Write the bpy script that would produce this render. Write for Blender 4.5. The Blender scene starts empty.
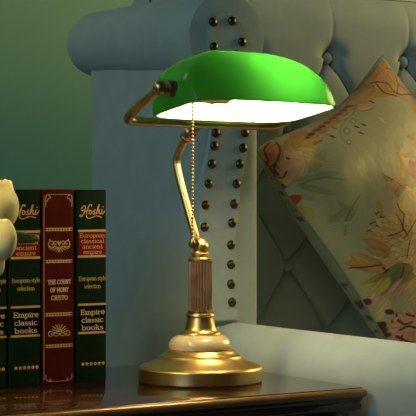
import bpy, math, random
import numpy as np
from mathutils import Vector, Matrix

C = bpy.context.scene
COL = bpy.context.scene.collection
PI = math.pi
TH = math.radians(32.55)            # the side table and the chair stand at this angle to the view
ZC = 0.818                          # eye height
FPX = 1750.0

# ------------------------------------------------------------------ camera
cam_d = bpy.data.cameras.new('camera')
cam_d.sensor_width = 36.0
cam_d.lens = FPX / 416 * 36.0
cam_d.shift_y = -18.0 / 416
cam_d.clip_start = 0.05
cam = bpy.data.objects.new('camera', cam_d)
COL.objects.link(cam)
cam.location = (0, 0, ZC)
cam.rotation_euler = (PI / 2, 0, 0)
C.camera = cam

# ------------------------------------------------------------------ light and exposure
C.view_settings.view_transform = 'Standard'
C.view_settings.look = 'None'
C.view_settings.gamma = 1.0
C.view_settings.use_curve_mapping = False
C.view_settings.exposure = 0.0
BULB = 66.0

world = bpy.data.worlds.new('room_light')
C.world = world
world.use_nodes = True
nt = world.node_tree
bg = nt.nodes['Background']
bg.inputs['Color'].default_value = (0.62, 0.85, 0.80, 1)
bg.inputs['Strength'].default_value = 0.025

def area(name, loc, target, size, size_y, energy, color):
    l = bpy.data.lights.new(name, 'AREA')
    l.shape = 'RECTANGLE'; l.size = size; l.size_y = size_y
    l.energy = energy; l.color = color
    o = bpy.data.objects.new(name, l); COL.objects.link(o)
    o.location = loc
    o.rotation_euler = (Vector(target) - Vector(loc)).to_track_quat('-Z', 'Y').to_euler()
    return o

area('window_daylight', (-1.5, -0.4, 1.95), (0.0, 2.4, 0.75), 1.1, 1.5, 17, (0.54, 0.83, 1.0))
area('standing_lamp_glow', (1.25, 2.874, 1.28), (0.6, 2.45, 0.85), 0.6, 0.6, 12.5, (1.0, 0.75, 0.27))
area('added_wall_light', (-0.95, 2.35, 1.75), (-0.62, 2.62, 1.25), 0.3, 0.3, 2.0, (1.0, 0.88, 0.55))  # unseen warm light added beside the wall to brighten it
rl = area('added_rose_light', (-0.43, 1.58, 1.22), (-0.225, 1.83, 0.79), 0.10, 0.10, 0.28, (1.0, 0.76, 0.34))  # extra warm light out of view, put in to brighten the rose
rl.data.spread = math.radians(50)

# ------------------------------------------------------------------ helpers
class MB:
    """collects vertices and faces (with a material slot each) for ONE mesh"""
    def __init__(self):
        self.v = []; self.f = []; self.m = []
    def add(self, verts, faces, M=None, mi=0):
        n = len(self.v)
        for p in verts:
            p = Vector(p)
            if M is not None: p = M @ p
            self.v.append(tuple(p))
        for f in faces:
            self.f.append(tuple(i + n for i in f)); self.m.append(mi)
    def lathe(self, prof, seg=48, M=None, mi=0, flute=None):
        """profile [(r, z)] turned about z; flute = (count, depth) ripples the radius"""
        vs, fs = [], []
        n = len(prof)
        for i in range(seg):
            a = 2 * PI * i / seg
            for r, z in prof:
                rr = r
                if flute and r > 1e-5:
                    rr = r - flute[1] * (1 - abs(math.sin(a * flute[0] / 2)))
                vs.append((rr * math.cos(a), rr * math.sin(a), z))
        for i in range(seg):
            j = (i + 1) % seg
            for k in range(n - 1):
                fs.append((i * n + k, j * n + k, j * n + k + 1, i * n + k + 1))
        if prof[0][0] > 1e-5: fs.append(tuple(i * n for i in reversed(range(seg))))
        if prof[-1][0] > 1e-5: fs.append(tuple(i * n + n - 1 for i in range(seg)))
        self.add(vs, fs, M, mi)
    def tube(self, pts, rad, seg=16, M=None, mi=0, closed=False):
        pts = [Vector(p) for p in pts]
        n = len(pts)
        if not isinstance(rad, (list, tuple)): rad = [rad] * n
        tang = []
        for i in range(n):
            a = pts[(i - 1) % n] if closed or i > 0 else pts[i]
            b = pts[(i + 1) % n] if closed or i < n - 1 else pts[i]
            tang.append((b - a).normalized())
        t0 = tang[0]
        up = Vector((0, 0, 1)) if abs(t0.z) < 0.9 else Vector((1, 0, 0))
        nrm = (up - t0 * up.dot(t0)).normalized()
        vs, fs = [], []
        for i in range(n):
            t = tang[i]
            nrm = (nrm - t * nrm.dot(t)).normalized()
            b = t.cross(nrm)
            for k in range(seg):
                a = 2 * PI * k / seg
                vs.append(pts[i] + (nrm * math.cos(a) + b * math.sin(a)) * rad[i])
        m = n if closed else n - 1
        for i in range(m):
            for k in range(seg):
                l = (k + 1) % seg; j = (i + 1) % n
                fs.append((i * seg + k, i * seg + l, j * seg + l, j * seg + k))
        if not closed:
            fs.append(tuple(reversed(range(seg))))
            fs.append(tuple((n - 1) * seg + k for k in range(seg)))
        self.add(vs, fs, M, mi)
    def ball(self, c, r, seg=20, rings=12, M=None, mi=0, sc=(1, 1, 1)):
        vs, fs = [], []
        for i in range(rings + 1):
            p = PI * i / rings
            for k in range(seg):
                a = 2 * PI * k / seg
                vs.append((c[0] + r * sc[0] * math.sin(p) * math.cos(a), c[1] + r * sc[1] * math.sin(p) * math.sin(a), c[2] - r * sc[2] * math.cos(p)))
        for i in range(rings):
            for k in range(seg):
                l = (k + 1) % seg
                fs.append((i * seg + k, i * seg + l, (i + 1) * seg + l, (i + 1) * seg + k))
        self.add(vs, fs, M, mi)
    def loft(self, secs, M=None, mi=0, cap=True):
        """equal-length closed sections joined into a skin"""
        n = len(secs[0]); vs = [p for s in secs for p in s]; fs = []
        for i in range(len(secs) - 1):
            for k in range(n):
                l = (k + 1) % n
                fs.append((i * n + k, i * n + l, (i + 1) * n + l, (i + 1) * n + k))
        if cap:
            fs.append(tuple(reversed(range(n))))
            fs.append(tuple((len(secs) - 1) * n + k for k in range(n)))
        self.add(vs, fs, M, mi)
    def box(self, a, b, bev=0.0, M=None, mi=0, seg=3):
        """box from corner a to corner b with its long edges rounded (plan) and softened top and bottom"""
        (x0, y0, z0), (x1, y1, z1) = a, b
        if bev <= 0:
            vs = [(x, y, z) for z in (z0, z1) for (x, y) in ((x0, y0), (x1, y0), (x1, y1), (x0, y1))]
            self.add(vs, [(3, 2, 1, 0), (4, 5, 6, 7), (0, 1, 5, 4), (1, 2, 6, 5), (2, 3, 7, 6), (3, 0, 4, 7)], M, mi)
            return
        secs = []
        for i in range(seg + 1):
            t = PI / 2 * i / seg
            secs.append(rrect(x0, y0, x1, y1, bev, bev * (1 - math.sin(t)), z0 + bev * (1 - math.cos(t))))
        for i in range(seg + 1):
            t = PI / 2 * i / seg
            secs.append(rrect(x0, y0, x1, y1, bev, bev * (1 - math.cos(t)), z1 - bev * (1 - math.sin(t))))
        self.loft(secs, M, mi)

def rrect(x0, y0, x1, y1, r, inset, z, seg=5):
    """rounded rectangle outline, counter-clockwise, drawn in by inset"""
    x0 += inset; y0 += inset; x1 -= inset; y1 -= inset
    r = max(r - inset, 1e-4)
    out = []
    for cx, cy, a0 in ((x1 - r, y0 + r, -PI / 2), (x1 - r, y1 - r, 0), (x0 + r, y1 - r, PI / 2), (x0 + r, y0 + r, PI)):
        for i in range(seg + 1):
            a = a0 + PI / 2 * i / seg
            out.append((cx + r * math.cos(a), cy + r * math.sin(a), z))
    return out

def spline(pts, n=8, closed=False):
    """Catmull-Rom through the points"""
    P = [np.array(p, float) for p in pts]
    if closed: P = [P[-1]] + P + [P[0], P[1]]
    else: P = [2 * P[0] - P[1]] + P + [2 * P[-1] - P[-2]]
    out = []
    for i in range(1, len(P) - 2):
        a, b, c, d = P[i - 1], P[i], P[i + 1], P[i + 2]
        for k in range(n):
            t = k / n
            out.append(tuple(0.5 * (2 * b + (c - a) * t + (2 * a - 5 * b + 4 * c - d) * t * t + (3 * b - a - 3 * c + d) * t ** 3)))
    if not closed: out.append(tuple(P[-2]))
    return out

def part(name, mb, mats, parent=None, org=None, sharp=35, smooth=True):
    """links the collected geometry as ONE mesh object"""
    me = bpy.data.meshes.new(name)
    vs = mb.v if org is None else [(x - org[0], y - org[1], z - org[2]) for x, y, z in mb.v]
    me.from_pydata(vs, [], mb.f)
    if not isinstance(mats, (list, tuple)): mats = [mats]
    for m in mats: me.materials.append(m)
    if len(mats) > 1: me.polygons.foreach_set('material_index', mb.m)
    me.update()
    if smooth:
        me.polygons.foreach_set('use_smooth', [True] * len(me.polygons))
        me.set_sharp_from_angle(angle=math.radians(sharp))
    o = bpy.data.objects.new(name, me)
    COL.objects.link(o)
    if parent is not None: o.parent = parent
    return o

def thing(name, label, cat, loc, rot=0.0, group=None):
    o = bpy.data.objects.new(name, None)
    COL.objects.link(o)
    o.empty_display_size = 0.05
    o.location = loc; o.rotation_euler = (0, 0, rot)
    o['label'] = label; o['category'] = cat
    if group: o['group'] = group
    return o

def W(u, v, z=0.0):
    """room coordinates (u along the table's front, v towards the wall) to the world"""
    return Vector((u * math.cos(TH) - v * math.sin(TH), u * math.sin(TH) + v * math.cos(TH), z))

def mat(name, color, rough=0.5, metal=0.0, **kw):
    m = bpy.data.materials.new(name); m.use_nodes = True
    b = m.node_tree.nodes['Principled BSDF']
    b.inputs['Base Color'].default_value = (*color, 1)
    b.inputs['Roughness'].default_value = rough
    b.inputs['Metallic'].default_value = metal
    for k, v in kw.items():
        b.inputs[k.replace('_', ' ')].default_value = v
    return m

def noisy(m, c1, c2, scale, detail=4.0, stretch=(1, 1, 1), bump=0.0, bscale=None, bdist=0.001, wave=None):
    """mixes two colours over the surface by object-space noise, and adds a fine bump"""
    t = m.node_tree; N = t.nodes; L = t.links
    b = N['Principled BSDF']
    tc = N.new('ShaderNodeTexCoord'); mp = N.new('ShaderNodeMapping')
    mp.inputs['Scale'].default_value = stretch
    L.new(tc.outputs['Object'], mp.inputs['Vector'])
    nz = N.new('ShaderNodeTexNoise'); nz.inputs['Scale'].default_value = scale; nz.inputs['Detail'].default_value = detail
    L.new(mp.outputs['Vector'], nz.inputs['Vector'])
    cr = N.new('ShaderNodeValToRGB')
    cr.color_ramp.elements[0].position = 0.32; cr.color_ramp.elements[1].position = 0.68
    cr.color_ramp.elements[0].color = (*c1, 1); cr.color_ramp.elements[1].color = (*c2, 1)
    L.new(nz.outputs['Fac'], cr.inputs['Fac']); L.new(cr.outputs['Color'], b.inputs['Base Color'])
    if bump:
        n2 = N.new('ShaderNodeTexNoise'); n2.inputs['Scale'].default_value = bscale or scale * 6; n2.inputs['Detail'].default_value = 3
        L.new(mp.outputs['Vector'], n2.inputs['Vector'])
        bp = N.new('ShaderNodeBump'); bp.inputs['Strength'].default_value = bump; bp.inputs['Distance'].default_value = bdist
        L.new(n2.outputs['Fac'], bp.inputs['Height']); L.new(bp.outputs['Normal'], b.inputs['Normal'])
    return m

# ------------------------------------------------------------------ materials
M_wall = noisy(mat('sage_wall_paint', (0.1, 0.2, 0.12), 0.75), (0.285, 0.56, 0.37), (0.31, 0.59, 0.39), 2.2, 3, bump=0.12, bscale=90)
M_floor = noisy(mat('dark_floor_boards', (0.08, 0.05, 0.03), 0.4), (0.06, 0.035, 0.02), (0.11, 0.065, 0.035), 3, 5, (1, 9, 1))
M_linen = noisy(mat('blue_grey_linen', (0.4, 0.5, 0.5), 0.85, Sheen_Weight=0.15), (0.34, 0.42, 0.43), (0.38, 0.465, 0.475), 30, 4, bump=0.25, bscale=900, bdist=0.0006)
M_seam = mat('linen_seam', (0.07, 0.085, 0.08), 0.9)
M_wood = noisy(mat('dark_polished_wood', (0.05, 0.02, 0.01), 0.14, Coat_Weight=0.6, Coat_Roughness=0.06), (0.030, 0.012, 0.006), (0.075, 0.030, 0.013), 9, 6, (1, 10, 10))
M_gold_edge = noisy(mat('worn_gilt_edge', (0.4, 0.2, 0.07), 0.28, 0.55), (0.34, 0.17, 0.06), (0.46, 0.25, 0.09), 30, 4, (1, 6, 6))
M_brass = noisy(mat('brushed_brass', (0.7, 0.5, 0.2), 0.35, 1.0), (0.66, 0.44, 0.15), (0.76, 0.53, 0.20), 40, 4, bump=0.04, bscale=300, bdist=0.0004)
M_antique = noisy(mat('antique_brass', (0.4, 0.25, 0.12), 0.33, 1.0), (0.42, 0.27, 0.125), (0.58, 0.39, 0.19), 45, 4)
M_copper = noisy(mat('dark_coppered_brass', (0.3, 0.17, 0.1), 0.40, 0.75), (0.46, 0.28, 0.16), (0.62, 0.40, 0.24), 60, 4)
M_onyx = noisy(mat('cream_onyx', (0.8, 0.7, 0.5), 0.16, Coat_Weight=0.5, Subsurface_Weight=0.25, Subsurface_Radius=(0.01, 0.008, 0.004)), (0.68, 0.50, 0.25), (0.84, 0.68, 0.40), 34, 6)
M_stud = noisy(mat('aged_brass_nailhead', (0.25, 0.17, 0.07), 0.36, 1.0), (0.06, 0.045, 0.02), (0.17, 0.125, 0.055), 160, 3)
M_gilt = mat('gilt_foil', (0.62, 0.41, 0.13), 0.42, 0.35)
M_gilt_pale = mat('pale_gilt_foil', (0.72, 0.56, 0.32), 0.5, 0.2)
M_gilt_orange = mat('copper_gilt_foil', (0.66, 0.33, 0.13), 0.45, 0.25)
M_bgreen = noisy(mat('green_book_cloth', (0.01, 0.03, 0.015), 0.5, Specular_IOR_Level=0.06), (0.003, 0.011, 0.004), (0.005, 0.017, 0.007), 40, 4, bump=0.1, bscale=700, bdist=0.0003)
M_bred = noisy(mat('red_book_cloth', (0.09, 0.012, 0.01), 0.48, Specular_IOR_Level=0.06), (0.045, 0.004, 0.003), (0.066, 0.006, 0.004), 40, 4, bump=0.1, bscale=700, bdist=0.0003)
M_redlabel = mat('red_label_leather', (0.13, 0.006, 0.006), 0.5, Specular_IOR_Level=0.06)
M_blacklabel = mat('black_label_leather', (0.003, 0.003, 0.003), 0.5, Specular_IOR_Level=0.06)
M_paper = noisy(mat('cream_paper', (0.6, 0.52, 0.38), 0.8), (0.50, 0.43, 0.30), (0.66, 0.58, 0.43), 12, 3, (1, 1, 1))
M_petal = noisy(mat('cream_petal', (0.8, 0.75, 0.45), 0.5, Subsurface_Weight=0.2, Subsurface_Radius=(0.01, 0.009, 0.004)), (0.84, 0.72, 0.27), (0.92, 0.85, 0.44), 40, 3)
M_leaf = noisy(mat('rose_leaf', (0.08, 0.15, 0.03), 0.5), (0.085, 0.15, 0.035), (0.13, 0.21, 0.06), 60, 3)
M_ceramic = mat('white_ceramic', (0.7, 0.7, 0.68), 0.2)
M_piping = mat('sage_piping', (0.20, 0.25, 0.21), 0.7)
M_bulb = mat('frosted_bulb', (1, 1, 1), 0.4, Emission_Color=(1.0, 0.81, 0.44, 1), Emission_Strength=BULB)

def glass_green():
    m = bpy.data.materials.new('green_cased_glass'); m.use_nodes = True
    N = m.node_tree.nodes; L = m.node_tree.links
    b = N['Principled BSDF']
    b.inputs['Base Color'].default_value = (0.002, 0.15, 0.012, 1)
    b.inputs['Roughness'].default_value = 0.14
    b.inputs['Specular IOR Level'].default_value = 0.14
    b.inputs['Coat Weight'].default_value = 0.0
    b.inputs['Coat Roughness'].default_value = 0.04
    t = N.new('ShaderNodeBsdfTranslucent'); t.inputs['Color'].default_value = (0.085, 0.66, 0.07, 1)
    mx = N.new('ShaderNodeMixShader'); mx.inputs[0].default_value = 0.24
    L.new(b.outputs[0], mx.inputs[1]); L.new(t.outputs[0], mx.inputs[2])
    L.new(mx.outputs[0], N['Material Output'].inputs['Surface'])
    return m
def glass_white():
    m = bpy.data.materials.new('white_opal_lining'); m.use_nodes = True
    N = m.node_tree.nodes; L = m.node_tree.links
    b = N['Principled BSDF']
    b.inputs['Base Color'].default_value = (0.86, 0.86, 0.86, 1)
    b.inputs['Roughness'].default_value = 0.3
    t = N.new('ShaderNodeBsdfTranslucent'); t.inputs['Color'].default_value = (0.9, 0.9, 0.85, 1)
    mx = N.new('ShaderNodeMixShader'); mx.inputs[0].default_value = 0.27
    L.new(b.outputs[0], mx.inputs[1]); L.new(t.outputs[0], mx.inputs[2])
    L.new(mx.outputs[0], N['Material Output'].inputs['Surface'])
    return m
M_shade = glass_green(); M_opal = glass_white()

# ------------------------------------------------------------------ setting
def structure(name, mb, m):
    o = part(name, mb, m, smooth=False); o['kind'] = 'structure'; return o

mb = MB(); mb.add([W(-1.6, 0.2, 0), W(4.0, 0.2, 0), W(4.0, 2.6, 0), W(-1.6, 2.6, 0)], [(0, 1, 2, 3)])
structure('floor', mb, M_floor)
mb = MB()
mb.box((-1.6, 2.50, 0), (4.0, 2.60, 2.6), 0, Matrix.Rotation(TH, 4, 'Z'))
structure('wall_back', mb, M_wall)
mb = MB()
mb.box((-1.6, 2.485, 0), (4.0, 2.50, 0.11), 0, Matrix.Rotation(TH, 4, 'Z'))
structure('baseboard_back', mb, mat('white_gloss_paint', (0.6, 0.6, 0.55), 0.3))

# ------------------------------------------------------------------ wingback chair
CU, CV = 1.62, 1.82
ORG = (CU, CV, 0.0)
NAIL_POS = [(1.213, 1.0335), (1.2422, 1.0363), (1.2146, 1.0015), (1.2168, 0.9772), (1.2191, 0.9542), (1.2191, 0.9323), (1.2191, 0.9105), (1.2176, 0.8912), (1.215, 0.8745), (1.2111, 0.8513), (1.2063, 0.8257), (1.2016, 0.7988), (1.2001, 0.7707), (1.1994, 0.7439), (1.1994, 0.7183), (1.1994, 0.6927), (1.2009, 0.6684),
            (1.2577, 1.0099), (1.2605, 0.985), (1.261, 0.962), (1.2608, 0.9399), (1.2624, 0.9166), (1.2624, 0.892), (1.2593, 0.8725), (1.254, 0.8517), (1.2492, 0.8258), (1.2453, 0.7999), (1.2422, 0.7754), (1.2407, 0.747), (1.2407, 0.7218), (1.2407, 0.6966), (1.2422, 0.6733)]
BTN0 = (1.5950, 1.0195)
chair = thing('wingback_chair', 'pale blue-grey wingback chair with scrolled wings, buttoned back and brass nailheads', 'armchair', W(CU, CV, 0), TH)
BACKV = 2.150                        # seat-side face of the buttoned back
def mirror(mb, on):
    if not on: return mb
    o = MB(); o.v = [(2 * 1.62 - x, y, z) for x, y, z in mb.v]; o.f = [tuple(reversed(f)) for f in mb.f]; o.m = mb.m
    return o

def roll_sections(far=False):
    secs = []
    # front scroll to the bulbous rear end: v, u centre, z centre, radius
    st = [(1.900, 1.238, 1.015, 0.0615), (1.96, 1.234, 1.017, 0.0595), (2.04, 1.228, 1.020, 0.0545), (2.12, 1.222, 1.024, 0.0495), (2.195, 1.217, 1.026, 0.0460)]
    secs.append([(st[0][1] + (0.048) * math.cos(a), 1.8915, st[0][2] + 0.048 * math.sin(a)) for a in [2 * PI * k / 40 for k in range(40)]])
    secs.append([(st[0][1] + (0.0575) * math.cos(a), 1.8935, st[0][2] + 0.0575 * math.sin(a)) for a in [2 * PI * k / 40 for k in range(40)]])
    for v, u, z, r in st:
        secs.append([(u + r * math.cos(a), v, z + r * math.sin(a)) for a in [2 * PI * k / 40 for k in range(40)]])
    v, u, z, r = st[-1]
    for i in range(1, 8):
        t = PI / 2 * i / 8
        secs.append([(u + r * math.cos(t) * math.cos(a), v + 0.050 * math.sin(t), z + r * math.cos(t) * math.sin(a)) for a in [2 * PI * k / 40 for k in range(40)]])
    return secs

for far in (False, True):
    # wing: upright padded panel from the arm up to the roll
    mb = MB()
    secs = []
    for z, dv in ((0.30, 0.0), (0.50, 0.0), (0.70, 0.0), (0.80, 0.004), (0.90, 0.004), (1.02, 0.0)):
        secs.append(rrect(1.192, 1.896, 1.296, 2.193 - dv, 0.022, 0, z, 8))
    mb.loft(secs)
    part('wing_panel', mirror(mb, far), M_linen, chair, ORG)
    mb = MB(); mb.loft(roll_sections())
    rl = part('wing_roll', mirror(mb, far), M_linen, chair, ORG)
    mb = MB()
    # facing strip, raised from the front of the wing, rising into the scroll
    FL = [(0.650, 1.193, 1.2505), (0.70, 1.1925, 1.2475), (0.747, 1.1925, 1.2475), (0.80, 1.194, 1.252), (0.826, 1.199, 1.256), (0.851, 1.204, 1.261), (0.8745, 1.2085, 1.2665), (0.91, 1.212, 1.2695), (0.95, 1.212, 1.269), (1.0, 1.2075, 1.266), (1.02, 1.2065, 1.2635), (1.034, 1.21, 1.257), (1.0425, 1.219, 1.248), (1.045, 1.227, 1.24)]
    FLs = spline(FL, 4)
    vf = 1.8885
    pts = [(a, z) for z, a, b in FLs] + [(b, z) for z, a, b in reversed(FLs)]
    n = len(FLs)
    vs = [(a, vf, z) for z, a, b in FLs] + [(b, vf, z) for z, a, b in FLs] + [(a - 0.001, 1.908, z) for z, a, b in FLs] + [(b + 0.001, 1.908, z) for z, a, b in FLs]
    fs = []
    for i in range(n - 1):
        fs.append((i, n + i, n + i + 1, i + 1))
        fs.append((i + 1, 2 * n + i + 1, 2 * n + i, i))
        fs.append((n + i, 3 * n + i, 3 * n + i + 1, n + i + 1))
    fs.append((n - 1, 2 * n - 1, 4 * n - 1, 3 * n - 1)); fs.append((0, 2 * n, 3 * n, n))
    mb.add(vs, fs)
    part('wing_facing', mirror(mb, far), M_linen, chair, ORG)
    mb = MB()
    edge = [(a, vf + 0.001, z) for z, a, b in FLs] + [(b, vf + 0.001, z) for z, a, b in reversed(FLs)]
    mb.tube(edge, 0.0010, 8)
    part('wing_facing_piping', mirror(mb, far), M_linen, chair, ORG)
    # arm: padded, running forward from the wing
    mb = MB(); secs = []
    for v, s in ((1.43, 0.72), (1.435, 0.88), (1.45, 0.97), (1.48, 1.0), (1.60, 1.0), (1.75, 1.0), (1.90, 1.0), (1.98, 1.0), (2.10, 1.0)):
        sec = []
        uc, zt, r = 1.252, 0.646, 0.058
        prof = [(1.210, 0.10), (1.210, 0.35), (1.207, 0.52), (1.2000, 0.560)]
        for k in range(13):
            a = PI - PI * k / 12
            prof.append((uc + r * 0.93 * math.cos(a), zt - r * 0.8 + r * 0.8 * math.sin(a)))
        prof += [(1.300, 0.560), (1.296, 0.50), (1.296, 0.10)]
        zm = 0.40
        for (u, z) in prof:
            sec.append((uc + (u - uc) * s, v, zm + (z - zm) * (0.5 + 0.5 * s)))
        secs.append(sec)
    mb.loft([list(reversed(s)) for s in secs])
    part('arm', mirror(mb, far), M_linen, chair, ORG, sharp=50)
    # nailheads
    LS = NAIL_POS
    for (u, z) in LS:
        mb = MB()
        mb.lathe([(0.0062, 0.0), (0.0062, 0.0008), (0.0054, 0.0026), (0.0034, 0.0040), (0.0, 0.0046)], 16, Matrix.Translation((u, vf + 0.0004, z)) @ Matrix.Rotation(PI / 2, 4, 'X'))
        part('nailhead', mirror(mb, far), M_stud, chair, ORG)

# buttoned back
U0, U1, Z0, Z1 = 1.290, 1.950, 0.46, 1.118
BU, BZ = BTN0
SU, SZ = 0.1486, 0.105                # spacing of the buttons and of their rows
def tuft(u, z):
    """depth of the padding at a point: diamonds between creases, pleats above the top row"""
    p = (u - BU) / SU; q = (z - BZ) / SZ
    if q > 0:
        d = abs(p - round(p)) * SU
        dq = q * SZ
        crease = math.exp(-(d / 0.0035) ** 1.3) * (0.10 + 0.90 * math.exp(-dq / 0.022))
        dim = math.exp(-(d * d + dq * dq) / 0.00032)
        h = 0.036 - 0.007 * crease - 0.022 * dim
        e = (Z1 - z) / 0.05
        if e < 1: h *= math.sqrt(max(0, 1 - (1 - e) ** 2))
        return h
    A = p + q / 2 * 1.0; B = p - q / 2 * 1.0
    da = abs(A - round(A)) * SU * 0.8; db = abs(B - round(B)) * SU * 0.8
    d = min(da, db)
    dot = math.exp(-(da * da + db * db) / 0.00030)
    return 0.036 - 0.009 * math.exp(-(d / 0.0036) ** 1.2) - 0.004 * math.exp(-(d / 0.014) ** 1.2) - 0.012 * dot
mb = MB()
nu, nz = 330, 330
vs = []
for j in range(nz + 1):
    for i in range(nu + 1):
        u = U0 + (U1 - U0) * i / nu; z = Z0 + (Z1 - Z0) * j / nz
        vs.append((u, BACKV + 0.030 - tuft(u, z), z))
fs = [(j * (nu + 1) + i, j * (nu + 1) + i + 1, (j + 1) * (nu + 1) + i + 1, (j + 1) * (nu + 1) + i) for j in range(nz) for i in range(nu)]
n0 = len(vs)
# rounded top and a plain back closing the pad
ring = [(2.172, Z1), (2.215, Z1 - 0.010), (2.240, Z1 - 0.040), (2.240, Z0)]
for (v, z) in ring:
    for i in range(nu + 1):
        vs.append((U0 + (U1 - U0) * i / nu, v, z))
top = nz * (nu + 1)
for i in range(nu):
    fs.append((top + i, top + i + 1, n0 + i + 1, n0 + i))
    for k in range(3):
        a = n0 + k * (nu + 1) + i; b = a + nu + 1
        fs.append((a, a + 1, b + 1, b))
    fs.append((n0 + 3 * (nu + 1) + i, n0 + 3 * (nu + 1) + i + 1, i + 1, i))
for i, flip in ((0, False), (nu, True)):
    col = [j * (nu + 1) + i for j in range(nz + 1)] + [n0 + k * (nu + 1) + i for k in range(4)]
    fs.append(tuple(col if flip else reversed(col)))
mb.add(vs, fs)
part('buttoned_back', mb, M_linen, chair, ORG, sharp=60)
for row in range(0, 5):
    for k in range(-1, 5):
        u = BU + SU * (k + (0.5 if row % 2 else 0)); z = BZ - SZ * row
        if not (U0 + 0.03 < u < U1 - 0.03 and z > 0.5): continue
        mb = MB()
        mb.lathe([(0.0075, 0.0), (0.0098, 0.003), (0.0088, 0.007), (0.0055, 0.0098), (0.0, 0.0108)], 24, Matrix.Translation((u, BACKV + 0.0150, z)) @ Matrix.Rotation(PI / 2, 4, 'X'))
        part('upholstery_button', mb, M_linen, chair, ORG)
# seat, front rail, feet
mb = MB(); mb.box((1.297, 1.475, 0.33), (1.943, 2.16, 0.475), 0.035)
part('seat_cushion', mb, M_linen, chair, ORG)
mb = MB(); mb.box((1.215, 1.47, 0.12), (2.025, 2.19, 0.335), 0.02)
part('seat_base', mb, M_linen, chair, ORG)
for u, v in ((1.25, 1.50), (1.99, 1.50), (1.25, 2.15), (1.99, 2.15)):
    mb = MB(); mb.lathe([(0.014, 0.0), (0.017, 0.01), (0.021, 0.07), (0.030, 0.105), (0.031, 0.125)], 20, Matrix.Translation((u, v, 0)))
    part('foot', mb, M_wood, chair, ORG)

# ------------------------------------------------------------------ floral cushion
PL = np.array((1.304, 1.948, 0.878)); PT = np.array((1.640, 2.080, 1.019)); PB = np.array((1.587, 1.930, 0.5275))
def pillow_surface(a, b, side):
    """a runs from the near corner to the top corner, b from the near corner down to the seat; side +1 is the face"""
    e1 = PT - PL; e2 = PB - PL
    nrm = -np.cross(e1, e2); nrm = nrm / np.linalg.norm(nrm)
    sa = np.sin(PI * a); sb = np.sin(PI * b)
    # edges drawn in between the ears
    aa = 0.5 + (a - 0.5) * (1 - 0.085 * sb ** 1.3)
    bb = 0.5 + (b - 0.5) * (1 - 0.125 * sa ** 1.2)
    ear = 0.032 * ((1 - a) * (1 - b)) ** 7
    aa = aa + ear; bb = bb + ear
    h = (np.clip(sa, 0, 1) * np.clip(sb, 0, 1)) ** 0.5
    h = h * (0.085 if side > 0 else 0.085)
    # soft folds running in from the edges
    w = 0.0034 * np.sin(b * 30 + a * 9) * np.exp(-((a - 0.12) / 0.14) ** 2) + 0.0034 * np.sin((a * 18 + b * 21)) * np.exp(-((b - 0.62) / 0.3) ** 2 - ((a - 0.22) / 0.18) ** 2)
    h = h + (w * np.clip(sa * sb * 6, 0, 1) if side > 0 else 0)
    return PL + e1 * aa[..., None] + e2 * bb[..., None] + nrm * (side * h)[..., None]
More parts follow.
